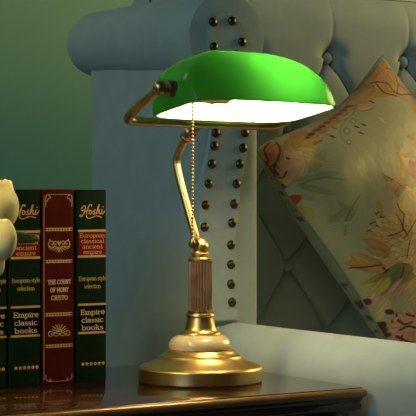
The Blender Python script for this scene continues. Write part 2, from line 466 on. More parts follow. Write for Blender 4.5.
PRINT = [
('p',0.61,0.393,0.703,0.381,0.4,(0.5,0.25,0.07),(0.4,0.17,0.05),None),
('p',0.61,0.393,0.697,0.427,0.4,(0.5,0.25,0.07),(0.4,0.17,0.05),None),
('p',0.61,0.393,0.67,0.465,0.4,(0.5,0.25,0.07),(0.4,0.17,0.05),None),
('p',0.61,0.393,0.629,0.485,0.4,(0.5,0.25,0.07),(0.4,0.17,0.05),None),
('p',0.61,0.393,0.583,0.483,0.4,(0.5,0.25,0.07),(0.4,0.17,0.05),None),
('p',0.527,0.477,0.464,0.499,0.4,(0.52,0.36,0.09),(0.4,0.17,0.05),None),
('p',0.527,0.477,0.461,0.466,0.4,(0.52,0.36,0.09),(0.4,0.17,0.05),None),
('p',0.527,0.477,0.474,0.436,0.4,(0.52,0.36,0.09),(0.4,0.17,0.05),None),
('p',0.527,0.477,0.5,0.416,0.4,(0.52,0.36,0.09),(0.4,0.17,0.05),None),
('p',0.527,0.477,0.532,0.41,0.4,(0.52,0.36,0.09),(0.4,0.17,0.05),None),
('p',0.769,0.72,0.866,0.726,0.4,(0.58,0.31,0.22),(0.4,0.17,0.05),None),
('p',0.769,0.72,0.851,0.772,0.4,(0.58,0.31,0.22),(0.4,0.17,0.05),None),
('p',0.769,0.72,0.816,0.805,0.4,(0.58,0.31,0.22),(0.4,0.17,0.05),None),
('p',0.769,0.72,0.77,0.817,0.4,(0.58,0.31,0.22),(0.4,0.17,0.05),None),
('p',0.769,0.72,0.723,0.806,0.4,(0.58,0.31,0.22),(0.4,0.17,0.05),None),
('p',0.884,0.962,0.954,0.914,0.4,(0.58,0.31,0.22),(0.4,0.17,0.05),None),
('p',0.884,0.962,0.968,0.953,0.4,(0.58,0.31,0.22),(0.4,0.17,0.05),None),
('p',0.884,0.962,0.962,0.994,0.4,(0.58,0.31,0.22),(0.4,0.17,0.05),None),
('p',0.884,0.962,0.937,1.028,0.4,(0.58,0.31,0.22),(0.4,0.17,0.05),None),
('p',0.884,0.962,0.899,1.045,0.4,(0.58,0.31,0.22),(0.4,0.17,0.05),None),
('p',0.894,0.895,0.953,0.913,0.4,(0.67,0.48,0.2),(0.4,0.17,0.05),None),
('p',0.894,0.895,0.938,0.939,0.4,(0.67,0.48,0.2),(0.4,0.17,0.05),None),
('p',0.894,0.895,0.912,0.954,0.4,(0.67,0.48,0.2),(0.4,0.17,0.05),None),
('p',0.894,0.895,0.881,0.955,0.4,(0.67,0.48,0.2),(0.4,0.17,0.05),None),
('p',0.894,0.895,0.854,0.942,0.4,(0.67,0.48,0.2),(0.4,0.17,0.05),None),
('p',0.896,0.761,0.897,0.691,0.4,(0.24,0.2,0.045),(0.15,0.17,0.06),None),
('p',0.896,0.761,0.93,0.7,0.4,(0.24,0.2,0.045),(0.15,0.17,0.06),None),
('p',0.896,0.761,0.955,0.724,0.4,(0.24,0.2,0.045),(0.15,0.17,0.06),None),
('p',0.896,0.761,0.966,0.757,0.4,(0.24,0.2,0.045),(0.15,0.17,0.06),None),
('p',0.896,0.761,0.959,0.791,0.4,(0.24,0.2,0.045),(0.15,0.17,0.06),None),
('p',0.842,0.234,0.829,0.141,0.4,(0.5,0.25,0.07),(0.4,0.17,0.05),None),
('p',0.842,0.234,0.875,0.145,0.4,(0.5,0.25,0.07),(0.4,0.17,0.05),None),
('p',0.842,0.234,0.913,0.172,0.4,(0.5,0.25,0.07),(0.4,0.17,0.05),None),
('p',0.842,0.234,0.934,0.213,0.4,(0.5,0.25,0.07),(0.4,0.17,0.05),None),
('p',0.842,0.234,0.933,0.26,0.4,(0.5,0.25,0.07),(0.4,0.17,0.05),None),
('p',0.9,0.828,0.962,0.82,0.4,(0.58,0.31,0.22),(0.4,0.17,0.05),None),
('p',0.9,0.828,0.958,0.851,0.4,(0.58,0.31,0.22),(0.4,0.17,0.05),None),
('p',0.9,0.828,0.94,0.876,0.4,(0.58,0.31,0.22),(0.4,0.17,0.05),None),
('p',0.9,0.828,0.912,0.889,0.4,(0.58,0.31,0.22),(0.4,0.17,0.05),None),
('p',0.9,0.828,0.882,0.887,0.4,(0.58,0.31,0.22),(0.4,0.17,0.05),None),
('p',0.688,0.874,0.736,0.887,0.4,(0.5,0.25,0.07),(0.4,0.17,0.05),None),
('p',0.688,0.874,0.724,0.909,0.4,(0.5,0.25,0.07),(0.4,0.17,0.05),None),
('p',0.688,0.874,0.702,0.922,0.4,(0.5,0.25,0.07),(0.4,0.17,0.05),None),
('p',0.688,0.874,0.677,0.923,0.4,(0.5,0.25,0.07),(0.4,0.17,0.05),None),
('p',0.688,0.874,0.655,0.912,0.4,(0.5,0.25,0.07),(0.4,0.17,0.05),None),
('p',0.389,0.894,0.347,0.96,0.4,(0.52,0.36,0.09),(0.4,0.17,0.05),None),
('p',0.389,0.894,0.32,0.932,0.4,(0.52,0.36,0.09),(0.4,0.17,0.05),None),
('p',0.389,0.894,0.311,0.894,0.4,(0.52,0.36,0.09),(0.4,0.17,0.05),None),
('p',0.389,0.894,0.32,0.856,0.4,(0.52,0.36,0.09),(0.4,0.17,0.05),None),
('p',0.389,0.894,0.347,0.828,0.4,(0.52,0.36,0.09),(0.4,0.17,0.05),None),
('p',0.917,0.436,0.923,0.518,0.4,(0.5,0.25,0.07),(0.4,0.17,0.05),None),
('p',0.917,0.436,0.883,0.511,0.4,(0.5,0.25,0.07),(0.4,0.17,0.05),None),
('p',0.917,0.436,0.851,0.486,0.4,(0.5,0.25,0.07),(0.4,0.17,0.05),None),
('p',0.917,0.436,0.836,0.448,0.4,(0.5,0.25,0.07),(0.4,0.17,0.05),None),
('p',0.917,0.436,0.84,0.408,0.4,(0.5,0.25,0.07),(0.4,0.17,0.05),None),
('p',0.93,0.712,0.976,0.669,0.4,(0.58,0.31,0.22),(0.4,0.17,0.05),None),
('p',0.93,0.712,0.991,0.697,0.4,(0.58,0.31,0.22),(0.4,0.17,0.05),None),
('p',0.93,0.712,0.991,0.728,0.4,(0.58,0.31,0.22),(0.4,0.17,0.05),None),
('p',0.93,0.712,0.976,0.756,0.4,(0.58,0.31,0.22),(0.4,0.17,0.05),None),
('p',0.93,0.712,0.949,0.772,0.4,(0.58,0.31,0.22),(0.4,0.17,0.05),None),
('p',0.48,0.965,0.509,0.918,0.4,(0.58,0.31,0.22),(0.4,0.17,0.05),None),
('p',0.48,0.965,0.529,0.938,0.4,(0.58,0.31,0.22),(0.4,0.17,0.05),None),
('p',0.48,0.965,0.536,0.964,0.4,(0.58,0.31,0.22),(0.4,0.17,0.05),None),
('p',0.48,0.965,0.529,0.991,0.4,(0.58,0.31,0.22),(0.4,0.17,0.05),None),
('p',0.48,0.965,0.511,1.012,0.4,(0.58,0.31,0.22),(0.4,0.17,0.05),None),
('p',0.57,0.884,0.645,0.885,0.4,(0.58,0.31,0.22),(0.4,0.17,0.05),None),
('p',0.57,0.884,0.635,0.921,0.4,(0.58,0.31,0.22),(0.4,0.17,0.05),None),
('p',0.57,0.884,0.609,0.948,0.4,(0.58,0.31,0.22),(0.4,0.17,0.05),None),
('p',0.57,0.884,0.574,0.959,0.4,(0.58,0.31,0.22),(0.4,0.17,0.05),None),
('p',0.57,0.884,0.537,0.952,0.4,(0.58,0.31,0.22),(0.4,0.17,0.05),None),
('p',0.545,0.67,0.465,0.708,0.4,(0.5,0.25,0.07),(0.4,0.17,0.05),None),
('p',0.545,0.67,0.457,0.664,0.4,(0.5,0.25,0.07),(0.4,0.17,0.05),None),
('p',0.545,0.67,0.47,0.623,0.4,(0.5,0.25,0.07),(0.4,0.17,0.05),None),
('p',0.545,0.67,0.502,0.593,0.4,(0.5,0.25,0.07),(0.4,0.17,0.05),None),
('p',0.545,0.67,0.545,0.581,0.4,(0.5,0.25,0.07),(0.4,0.17,0.05),None),
('p',0.891,0.386,0.948,0.405,0.4,(0.52,0.36,0.09),(0.4,0.17,0.05),None),
('p',0.891,0.386,0.932,0.43,0.4,(0.52,0.36,0.09),(0.4,0.17,0.05),None),
('p',0.891,0.386,0.906,0.444,0.4,(0.52,0.36,0.09),(0.4,0.17,0.05),None),
('p',0.891,0.386,0.876,0.444,0.4,(0.52,0.36,0.09),(0.4,0.17,0.05),None),
('p',0.891,0.386,0.85,0.43,0.4,(0.52,0.36,0.09),(0.4,0.17,0.05),None),
('p',0.8,0.399,0.752,0.415,0.4,(0.5,0.25,0.07),(0.4,0.17,0.05),None),
('p',0.8,0.399,0.75,0.39,0.4,(0.5,0.25,0.07),(0.4,0.17,0.05),None),
('p',0.8,0.399,0.761,0.367,0.4,(0.5,0.25,0.07),(0.4,0.17,0.05),None),
('p',0.8,0.399,0.78,0.352,0.4,(0.5,0.25,0.07),(0.4,0.17,0.05),None),
('p',0.8,0.399,0.805,0.349,0.4,(0.5,0.25,0.07),(0.4,0.17,0.05),None),
('p',0.443,0.458,0.471,0.505,0.4,(0.58,0.31,0.22),(0.4,0.17,0.05),None),
('p',0.443,0.458,0.445,0.513,0.4,(0.58,0.31,0.22),(0.4,0.17,0.05),None),
('p',0.443,0.458,0.418,0.507,0.4,(0.58,0.31,0.22),(0.4,0.17,0.05),None),
('p',0.443,0.458,0.398,0.489,0.4,(0.58,0.31,0.22),(0.4,0.17,0.05),None),
('p',0.443,0.458,0.389,0.464,0.4,(0.58,0.31,0.22),(0.4,0.17,0.05),None),
('p',0.491,0.526,0.546,0.484,0.4,(0.52,0.36,0.09),(0.4,0.17,0.05),None),
('p',0.491,0.526,0.559,0.516,0.4,(0.52,0.36,0.09),(0.4,0.17,0.05),None),
('p',0.491,0.526,0.556,0.55,0.4,(0.52,0.36,0.09),(0.4,0.17,0.05),None),
('p',0.491,0.526,0.537,0.578,0.4,(0.52,0.36,0.09),(0.4,0.17,0.05),None),
('p',0.491,0.526,0.506,0.593,0.4,(0.52,0.36,0.09),(0.4,0.17,0.05),None),
('p',0.841,0.508,0.782,0.488,0.4,(0.58,0.31,0.22),(0.4,0.17,0.05),None),
('p',0.841,0.508,0.798,0.462,0.4,(0.58,0.31,0.22),(0.4,0.17,0.05),None),
('p',0.841,0.508,0.825,0.447,0.4,(0.58,0.31,0.22),(0.4,0.17,0.05),None),
('p',0.841,0.508,0.856,0.447,0.4,(0.58,0.31,0.22),(0.4,0.17,0.05),None),
('p',0.841,0.508,0.883,0.462,0.4,(0.58,0.31,0.22),(0.4,0.17,0.05),None),
('p',0.344,0.646,0.426,0.612,0.4,(0.52,0.36,0.09),(0.4,0.17,0.05),None),
('p',0.344,0.646,0.432,0.655,0.4,(0.52,0.36,0.09),(0.4,0.17,0.05),None),
('p',0.344,0.646,0.417,0.696,0.4,(0.52,0.36,0.09),(0.4,0.17,0.05),None),
('p',0.344,0.646,0.384,0.725,0.4,(0.52,0.36,0.09),(0.4,0.17,0.05),None),
('p',0.344,0.646,0.342,0.734,0.4,(0.52,0.36,0.09),(0.4,0.17,0.05),None),
('p',0.55,0.841,0.571,0.922,0.4,(0.58,0.33,0.19),(0.4,0.17,0.05),None),
('p',0.55,0.841,0.529,0.922,0.4,(0.58,0.33,0.19),(0.4,0.17,0.05),None),
('p',0.55,0.841,0.493,0.902,0.4,(0.58,0.33,0.19),(0.4,0.17,0.05),None),
('p',0.55,0.841,0.471,0.867,0.4,(0.58,0.33,0.19),(0.4,0.17,0.05),None),
('p',0.55,0.841,0.468,0.826,0.4,(0.58,0.33,0.19),(0.4,0.17,0.05),None),
('p',0.764,0.855,0.831,0.785,0.4,(0.58,0.33,0.19),(0.4,0.17,0.05),None),
('p',0.764,0.855,0.856,0.825,0.4,(0.58,0.33,0.19),(0.4,0.17,0.05),None),
('p',0.764,0.855,0.859,0.873,0.4,(0.58,0.33,0.19),(0.4,0.17,0.05),None),
('p',0.764,0.855,0.839,0.917,0.4,(0.58,0.33,0.19),(0.4,0.17,0.05),None),
('p',0.764,0.855,0.801,0.945,0.4,(0.58,0.33,0.19),(0.4,0.17,0.05),None),
('p',0.827,0.321,0.882,0.25,0.4,(0.24,0.2,0.045),(0.15,0.17,0.06),None),
('p',0.827,0.321,0.91,0.285,0.4,(0.24,0.2,0.045),(0.15,0.17,0.06),None),
('p',0.827,0.321,0.917,0.329,0.4,(0.24,0.2,0.045),(0.15,0.17,0.06),None),
('p',0.827,0.321,0.902,0.371,0.4,(0.24,0.2,0.045),(0.15,0.17,0.06),None),
('p',0.827,0.321,0.868,0.401,0.4,(0.24,0.2,0.045),(0.15,0.17,0.06),None),
('p',0.394,0.567,0.448,0.56,0.4,(0.52,0.36,0.09),(0.4,0.17,0.05),None),
('p',0.394,0.567,0.445,0.586,0.4,(0.52,0.36,0.09),(0.4,0.17,0.05),None),
('p',0.394,0.567,0.43,0.608,0.4,(0.52,0.36,0.09),(0.4,0.17,0.05),None),
('p',0.394,0.567,0.405,0.62,0.4,(0.52,0.36,0.09),(0.4,0.17,0.05),None),
('p',0.394,0.567,0.379,0.619,0.4,(0.52,0.36,0.09),(0.4,0.17,0.05),None),
('p',0.676,0.781,0.595,0.82,0.4,(0.58,0.31,0.22),(0.4,0.17,0.05),None),
('p',0.676,0.781,0.586,0.777,0.4,(0.58,0.31,0.22),(0.4,0.17,0.05),None),
('p',0.676,0.781,0.6,0.734,0.4,(0.58,0.31,0.22),(0.4,0.17,0.05),None),
('p',0.676,0.781,0.632,0.703,0.4,(0.58,0.31,0.22),(0.4,0.17,0.05),None),
('p',0.676,0.781,0.675,0.691,0.4,(0.58,0.31,0.22),(0.4,0.17,0.05),None),
('p',0.779,0.76,0.766,0.687,0.4,(0.5,0.25,0.07),(0.4,0.17,0.05),None),
('p',0.779,0.76,0.803,0.689,0.4,(0.5,0.25,0.07),(0.4,0.17,0.05),None),
('p',0.779,0.76,0.834,0.709,0.4,(0.5,0.25,0.07),(0.4,0.17,0.05),None),
('p',0.779,0.76,0.852,0.741,0.4,(0.5,0.25,0.07),(0.4,0.17,0.05),None),
('p',0.779,0.76,0.852,0.778,0.4,(0.5,0.25,0.07),(0.4,0.17,0.05),None),
('p',0.919,0.305,1.007,0.287,0.4,(0.5,0.25,0.07),(0.4,0.17,0.05),None),
('p',0.919,0.305,1.004,0.332,0.4,(0.5,0.25,0.07),(0.4,0.17,0.05),None),
('p',0.919,0.305,0.981,0.37,0.4,(0.5,0.25,0.07),(0.4,0.17,0.05),None),
('p',0.919,0.305,0.942,0.391,0.4,(0.5,0.25,0.07),(0.4,0.17,0.05),None),
('p',0.919,0.305,0.898,0.392,0.4,(0.5,0.25,0.07),(0.4,0.17,0.05),None),
('p',0.409,0.776,0.39,0.719,0.4,(0.67,0.48,0.2),(0.4,0.17,0.05),None),
('p',0.409,0.776,0.42,0.717,0.4,(0.67,0.48,0.2),(0.4,0.17,0.05),None),
('p',0.409,0.776,0.447,0.73,0.4,(0.67,0.48,0.2),(0.4,0.17,0.05),None),
('p',0.409,0.776,0.464,0.754,0.4,(0.67,0.48,0.2),(0.4,0.17,0.05),None),
('p',0.409,0.776,0.468,0.783,0.4,(0.67,0.48,0.2),(0.4,0.17,0.05),None),
('p',0.606,0.565,0.614,0.623,0.4,(0.67,0.48,0.2),(0.4,0.17,0.05),None),
('p',0.606,0.565,0.585,0.619,0.4,(0.67,0.48,0.2),(0.4,0.17,0.05),None),
('p',0.606,0.565,0.561,0.602,0.4,(0.67,0.48,0.2),(0.4,0.17,0.05),None),
('p',0.606,0.565,0.549,0.576,0.4,(0.67,0.48,0.2),(0.4,0.17,0.05),None),
('p',0.606,0.565,0.55,0.547,0.4,(0.67,0.48,0.2),(0.4,0.17,0.05),None),
('p',0.697,0.291,0.766,0.246,0.4,(0.52,0.36,0.09),(0.4,0.17,0.05),None),
('p',0.697,0.291,0.78,0.285,0.4,(0.52,0.36,0.09),(0.4,0.17,0.05),None),
('p',0.697,0.291,0.773,0.325,0.4,(0.52,0.36,0.09),(0.4,0.17,0.05),None),
('p',0.697,0.291,0.747,0.357,0.4,(0.52,0.36,0.09),(0.4,0.17,0.05),None),
('p',0.697,0.291,0.71,0.373,0.4,(0.52,0.36,0.09),(0.4,0.17,0.05),None),
('p',0.965,0.868,0.908,0.918,0.4,(0.52,0.36,0.09),(0.4,0.17,0.05),None),
('p',0.965,0.868,0.891,0.885,0.4,(0.52,0.36,0.09),(0.4,0.17,0.05),None),
('p',0.965,0.868,0.892,0.847,0.4,(0.52,0.36,0.09),(0.4,0.17,0.05),None),
('p',0.965,0.868,0.911,0.814,0.4,(0.52,0.36,0.09),(0.4,0.17,0.05),None),
('p',0.965,0.868,0.943,0.795,0.4,(0.52,0.36,0.09),(0.4,0.17,0.05),None),
('p',0.73,0.782,0.714,0.705,0.4,(0.24,0.2,0.045),(0.15,0.17,0.06),None),
('p',0.73,0.782,0.753,0.707,0.4,(0.24,0.2,0.045),(0.15,0.17,0.06),None),
('p',0.73,0.782,0.786,0.727,0.4,(0.24,0.2,0.045),(0.15,0.17,0.06),None),
('p',0.73,0.782,0.806,0.761,0.4,(0.24,0.2,0.045),(0.15,0.17,0.06),None),
('p',0.73,0.782,0.807,0.8,0.4,(0.24,0.2,0.045),(0.15,0.17,0.06),None),
('p',0.896,0.719,0.844,0.713,0.4,(0.58,0.33,0.19),(0.4,0.17,0.05),None),
('p',0.896,0.719,0.854,0.689,0.4,(0.58,0.33,0.19),(0.4,0.17,0.05),None),
('p',0.896,0.719,0.873,0.673,0.4,(0.58,0.33,0.19),(0.4,0.17,0.05),None),
('p',0.896,0.719,0.898,0.668,0.4,(0.58,0.33,0.19),(0.4,0.17,0.05),None),
('p',0.896,0.719,0.922,0.675,0.4,(0.58,0.33,0.19),(0.4,0.17,0.05),None),
('p',0.889,0.263,0.844,0.189,0.4,(0.52,0.36,0.09),(0.4,0.17,0.05),None),
('p',0.889,0.263,0.885,0.176,0.4,(0.52,0.36,0.09),(0.4,0.17,0.05),None),
('p',0.889,0.263,0.927,0.185,0.4,(0.52,0.36,0.09),(0.4,0.17,0.05),None),
('p',0.889,0.263,0.959,0.213,0.4,(0.52,0.36,0.09),(0.4,0.17,0.05),None),
('p',0.889,0.263,0.975,0.253,0.4,(0.52,0.36,0.09),(0.4,0.17,0.05),None),
('p',0.632,0.274,0.579,0.286,0.4,(0.5,0.25,0.07),(0.4,0.17,0.05),None),
('p',0.632,0.274,0.58,0.259,0.4,(0.5,0.25,0.07),(0.4,0.17,0.05),None),
('p',0.632,0.274,0.593,0.236,0.4,(0.5,0.25,0.07),(0.4,0.17,0.05),None),
('p',0.632,0.274,0.616,0.222,0.4,(0.5,0.25,0.07),(0.4,0.17,0.05),None),
('p',0.632,0.274,0.643,0.22,0.4,(0.5,0.25,0.07),(0.4,0.17,0.05),None),
('p',0.754,0.424,0.804,0.392,0.4,(0.52,0.36,0.09),(0.4,0.17,0.05),None),
('p',0.754,0.424,0.814,0.42,0.4,(0.52,0.36,0.09),(0.4,0.17,0.05),None),
('p',0.754,0.424,0.808,0.449,0.4,(0.52,0.36,0.09),(0.4,0.17,0.05),None),
('p',0.754,0.424,0.79,0.472,0.4,(0.52,0.36,0.09),(0.4,0.17,0.05),None),
('p',0.754,0.424,0.762,0.483,0.4,(0.52,0.36,0.09),(0.4,0.17,0.05),None),
('p',0.32,0.625,0.264,0.672,0.4,(0.58,0.31,0.22),(0.4,0.17,0.05),None),
('p',0.32,0.625,0.248,0.64,0.4,(0.58,0.31,0.22),(0.4,0.17,0.05),None),
('p',0.32,0.625,0.249,0.603,0.4,(0.58,0.31,0.22),(0.4,0.17,0.05),None),
('p',0.32,0.625,0.268,0.572,0.4,(0.58,0.31,0.22),(0.4,0.17,0.05),None),
('p',0.32,0.625,0.3,0.554,0.4,(0.58,0.31,0.22),(0.4,0.17,0.05),None),
('p',0.82,0.357,0.784,0.322,0.4,(0.67,0.48,0.2),(0.4,0.17,0.05),None),
('p',0.82,0.357,0.805,0.309,0.4,(0.67,0.48,0.2),(0.4,0.17,0.05),None),
('p',0.82,0.357,0.83,0.308,0.4,(0.67,0.48,0.2),(0.4,0.17,0.05),None),
('p',0.82,0.357,0.852,0.319,0.4,(0.67,0.48,0.2),(0.4,0.17,0.05),None),
('p',0.82,0.357,0.867,0.339,0.4,(0.67,0.48,0.2),(0.4,0.17,0.05),None),
('p',0.695,0.948,0.738,0.867,0.4,(0.5,0.25,0.07),(0.4,0.17,0.05),None),
('p',0.695,0.948,0.772,0.897,0.4,(0.5,0.25,0.07),(0.4,0.17,0.05),None),
('p',0.695,0.948,0.787,0.94,0.4,(0.5,0.25,0.07),(0.4,0.17,0.05),None),
('p',0.695,0.948,0.779,0.985,0.4,(0.5,0.25,0.07),(0.4,0.17,0.05),None),
('p',0.695,0.948,0.752,1.021,0.4,(0.5,0.25,0.07),(0.4,0.17,0.05),None),
('p',0.898,0.668,0.883,0.722,0.4,(0.58,0.33,0.19),(0.4,0.17,0.05),None),
('p',0.898,0.668,0.859,0.708,0.4,(0.58,0.33,0.19),(0.4,0.17,0.05),None),
('p',0.898,0.668,0.844,0.685,0.4,(0.58,0.33,0.19),(0.4,0.17,0.05),None),
('p',0.898,0.668,0.843,0.657,0.4,(0.58,0.33,0.19),(0.4,0.17,0.05),None),
('p',0.898,0.668,0.855,0.631,0.4,(0.58,0.33,0.19),(0.4,0.17,0.05),None),
('p',0.35,0.644,0.399,0.618,0.4,(0.5,0.25,0.07),(0.4,0.17,0.05),None),
('p',0.35,0.644,0.405,0.645,0.4,(0.5,0.25,0.07),(0.4,0.17,0.05),None),
('p',0.35,0.644,0.398,0.671,0.4,(0.5,0.25,0.07),(0.4,0.17,0.05),None),
('p',0.35,0.644,0.379,0.691,0.4,(0.5,0.25,0.07),(0.4,0.17,0.05),None),
('p',0.35,0.644,0.353,0.699,0.4,(0.5,0.25,0.07),(0.4,0.17,0.05),None),
('p',0.613,0.53,0.633,0.609,0.4,(0.58,0.33,0.19),(0.4,0.17,0.05),None),
('p',0.613,0.53,0.593,0.609,0.4,(0.58,0.33,0.19),(0.4,0.17,0.05),None),
('p',0.613,0.53,0.558,0.59,0.4,(0.58,0.33,0.19),(0.4,0.17,0.05),None),
('p',0.613,0.53,0.536,0.556,0.4,(0.58,0.33,0.19),(0.4,0.17,0.05),None),
('p',0.613,0.53,0.533,0.516,0.4,(0.58,0.33,0.19),(0.4,0.17,0.05),None),
('p',0.304,0.752,0.253,0.745,0.4,(0.24,0.2,0.045),(0.15,0.17,0.06),None),
('p',0.304,0.752,0.263,0.722,0.4,(0.24,0.2,0.045),(0.15,0.17,0.06),None),
('p',0.304,0.752,0.283,0.706,0.4,(0.24,0.2,0.045),(0.15,0.17,0.06),None),
('p',0.304,0.752,0.307,0.702,0.4,(0.24,0.2,0.045),(0.15,0.17,0.06),None),
('p',0.304,0.752,0.331,0.71,0.4,(0.24,0.2,0.045),(0.15,0.17,0.06),None),
('p',0.369,0.786,0.419,0.749,0.4,(0.24,0.2,0.045),(0.15,0.17,0.06),None),
('p',0.369,0.786,0.431,0.777,0.4,(0.24,0.2,0.045),(0.15,0.17,0.06),None),
('p',0.369,0.786,0.428,0.808,0.4,(0.24,0.2,0.045),(0.15,0.17,0.06),None),
('p',0.369,0.786,0.41,0.834,0.4,(0.24,0.2,0.045),(0.15,0.17,0.06),None),
('p',0.369,0.786,0.382,0.847,0.4,(0.24,0.2,0.045),(0.15,0.17,0.06),None),
('p',0.706,0.253,0.757,0.215,0.4,(0.24,0.2,0.045),(0.15,0.17,0.06),None),
('p',0.706,0.253,0.769,0.245,0.4,(0.24,0.2,0.045),(0.15,0.17,0.06),None),
('p',0.706,0.253,0.765,0.276,0.4,(0.24,0.2,0.045),(0.15,0.17,0.06),None),
('p',0.706,0.253,0.747,0.302,0.4,(0.24,0.2,0.045),(0.15,0.17,0.06),None),
('p',0.706,0.253,0.718,0.315,0.4,(0.24,0.2,0.045),(0.15,0.17,0.06),None),
('p',0.537,0.953,0.539,1.003,0.4,(0.24,0.2,0.045),(0.15,0.17,0.06),None),
('p',0.537,0.953,0.514,0.998,0.4,(0.24,0.2,0.045),(0.15,0.17,0.06),None),
('p',0.537,0.953,0.496,0.982,0.4,(0.24,0.2,0.045),(0.15,0.17,0.06),None),
('p',0.537,0.953,0.487,0.959,0.4,(0.24,0.2,0.045),(0.15,0.17,0.06),None),
('p',0.537,0.953,0.49,0.934,0.4,(0.24,0.2,0.045),(0.15,0.17,0.06),None),
('p',0.705,0.502,0.74,0.587,0.4,(0.67,0.48,0.2),(0.4,0.17,0.05),None),
('p',0.705,0.502,0.695,0.594,0.4,(0.67,0.48,0.2),(0.4,0.17,0.05),None),
('p',0.705,0.502,0.652,0.578,0.4,(0.67,0.48,0.2),(0.4,0.17,0.05),None),
('p',0.705,0.502,0.623,0.543,0.4,(0.67,0.48,0.2),(0.4,0.17,0.05),None),
('p',0.705,0.502,0.613,0.499,0.4,(0.67,0.48,0.2),(0.4,0.17,0.05),None),
('p',0.046,0.165,0.177,0.195,0.28,(0.29,0.3,0.13),None,None),
('p',0.034,0.18,0.094,0.26,0.28,(0.29,0.3,0.13),None,None),
('p',0.097,0.155,0.226,0.103,0.28,(0.29,0.3,0.13),None,None),
('p',0.031,0.338,0.13,0.315,0.28,(0.29,0.3,0.13),None,None),
('p',0.069,0.359,0.147,0.326,0.28,(0.29,0.3,0.13),None,None),
('p',0.104,0.348,0.093,0.28,0.28,(0.29,0.3,0.13),None,None),
('p',0.05,0.361,0.044,0.313,0.28,(0.29,0.3,0.13),None,None),
('p',0.001,0.199,0.041,0.253,0.28,(0.29,0.3,0.13),None,None),
('p',0.106,0.102,0.133,0.153,0.28,(0.29,0.3,0.13),None,None),
('s',[(0.034,0.18),(0.103,0.186),(0.166,0.227)],1.08,(0.2,0.22,0.09)),
('s',[(0.04,0.399),(0.093,0.342),(0.18,0.299)],1.08,(0.21,0.23,0.1)),
('p',0.004,0.16,0.009,0.227,0.3,(0.35,0.37,0.235),None,None),
('p',0.001,0.353,0.082,0.366,0.3,(0.35,0.37,0.235),None,None),
('p',0.001,0.425,0.039,0.436,0.3,(0.35,0.37,0.235),None,None),
('p',0.0,0.275,0.049,0.278,0.3,(0.35,0.37,0.235),None,None),
('p',0.0,0.542,0.019,0.534,0.3,(0.35,0.37,0.235),None,None),
('p',0.973,0.0,0.72,0.007,0.55,(0.5,0.25,0.07),(0.4,0.17,0.05),None),
('p',0.95,0.023,0.7,0.0,0.45,(0.5,0.25,0.07),(0.4,0.17,0.05),None),
('p',0.947,0.041,0.682,0.024,0.5,(0.5,0.25,0.07),(0.4,0.17,0.05),None),
('p',0.886,0.03,0.917,0.112,0.6,(0.5,0.25,0.07),(0.4,0.17,0.05),None),
('p',0.946,0.0,0.887,0.062,0.55,(0.5,0.25,0.07),(0.4,0.17,0.05),None),
('p',0.918,0.037,0.883,0.116,0.5,(0.5,0.25,0.07),(0.13,0.012,0.01),None),
('p',0.957,0.09,0.893,0.166,0.45,(0.5,0.25,0.07),(0.13,0.012,0.01),None),
('p',0.917,0.112,0.991,0.215,0.4,(0.5,0.25,0.07),(0.13,0.012,0.01),None),
('p',0.758,0.04,0.808,0.096,0.4,(0.5,0.25,0.07),(0.13,0.012,0.01),None),
('p',0.805,0.079,0.851,0.14,0.35,(0.5,0.25,0.07),(0.13,0.012,0.01),None),
('s',[(0.936,0.026),(0.969,0.059),(0.898,0.086),(0.927,0.133),(0.897,0.176)],2.16,(0.42,0.03,0.015)),
('s',[(0.751,0.006),(0.804,0.023),(0.838,0.056),(0.827,0.1),(0.997,0.172)],2.03,(0.13,0.012,0.01)),
('s',[(0.791,0.026),(0.768,0.057),(0.801,0.097)],2.16,(0.13,0.012,0.01)),
('s',[(0.917,0.0),(0.83,0.001),(0.765,0.001)],1.08,(0.2,0.16,0.04)),
('s',[(0.898,0.086),(0.82,0.096)],1.35,(0.13,0.012,0.01)),
('s',[(0.907,0.021),(0.844,0.014),(0.793,0.014)],1.35,(0.4,0.17,0.05)),
('p',0.773,0.017,0.667,0.009,0.5,(0.4,0.17,0.05),(0.3,0.13,0.03),None),
('p',0.727,0.016,0.622,0.009,0.5,(0.5,0.25,0.07),(0.3,0.13,0.03),None),
('p',0.688,0.011,0.582,0.007,0.5,(0.4,0.17,0.05),(0.3,0.13,0.03),None),
('p',0.661,0.003,0.574,0.0,0.5,(0.5,0.25,0.07),(0.3,0.13,0.03),None),
('p',0.618,0.007,0.509,0.006,0.5,(0.4,0.17,0.05),(0.3,0.13,0.03),None),
('p',0.597,0.003,0.485,0.003,0.5,(0.5,0.25,0.07),(0.3,0.13,0.03),None),
('p',0.551,0.001,0.433,0.003,0.5,(0.4,0.17,0.05),(0.3,0.13,0.03),None),
('p',0.496,0.003,0.363,0.011,0.5,(0.5,0.25,0.07),(0.3,0.13,0.03),None),
('p',0.476,0.0,0.325,0.009,0.5,(0.4,0.17,0.05),(0.3,0.13,0.03),None),
('p',0.382,0.01,0.253,0.026,0.5,(0.5,0.25,0.07),(0.3,0.13,0.03),None),
('p',0.365,0.009,0.233,0.026,0.5,(0.4,0.17,0.05),(0.3,0.13,0.03),None),
('p',0.313,0.014,0.19,0.033,0.5,(0.5,0.25,0.07),(0.3,0.13,0.03),None),
('p',0.262,0.02,0.147,0.037,0.5,(0.4,0.17,0.05),(0.3,0.13,0.03),None),
('p',0.189,0.033,0.089,0.05,0.5,(0.5,0.25,0.07),(0.3,0.13,0.03),None),
('p',0.667,0.019,0.634,0.01,0.35,(0.13,0.012,0.01),None,None),
('p',0.627,0.016,0.595,0.009,0.35,(0.13,0.012,0.01),None,None),
('p',0.587,0.014,0.552,0.009,0.35,(0.13,0.012,0.01),None,None),
('p',0.546,0.013,0.511,0.009,0.35,(0.13,0.012,0.01),None,None),
('p',0.505,0.013,0.466,0.01,0.35,(0.13,0.012,0.01),None,None),
('p',0.462,0.014,0.422,0.011,0.35,(0.13,0.012,0.01),None,None),
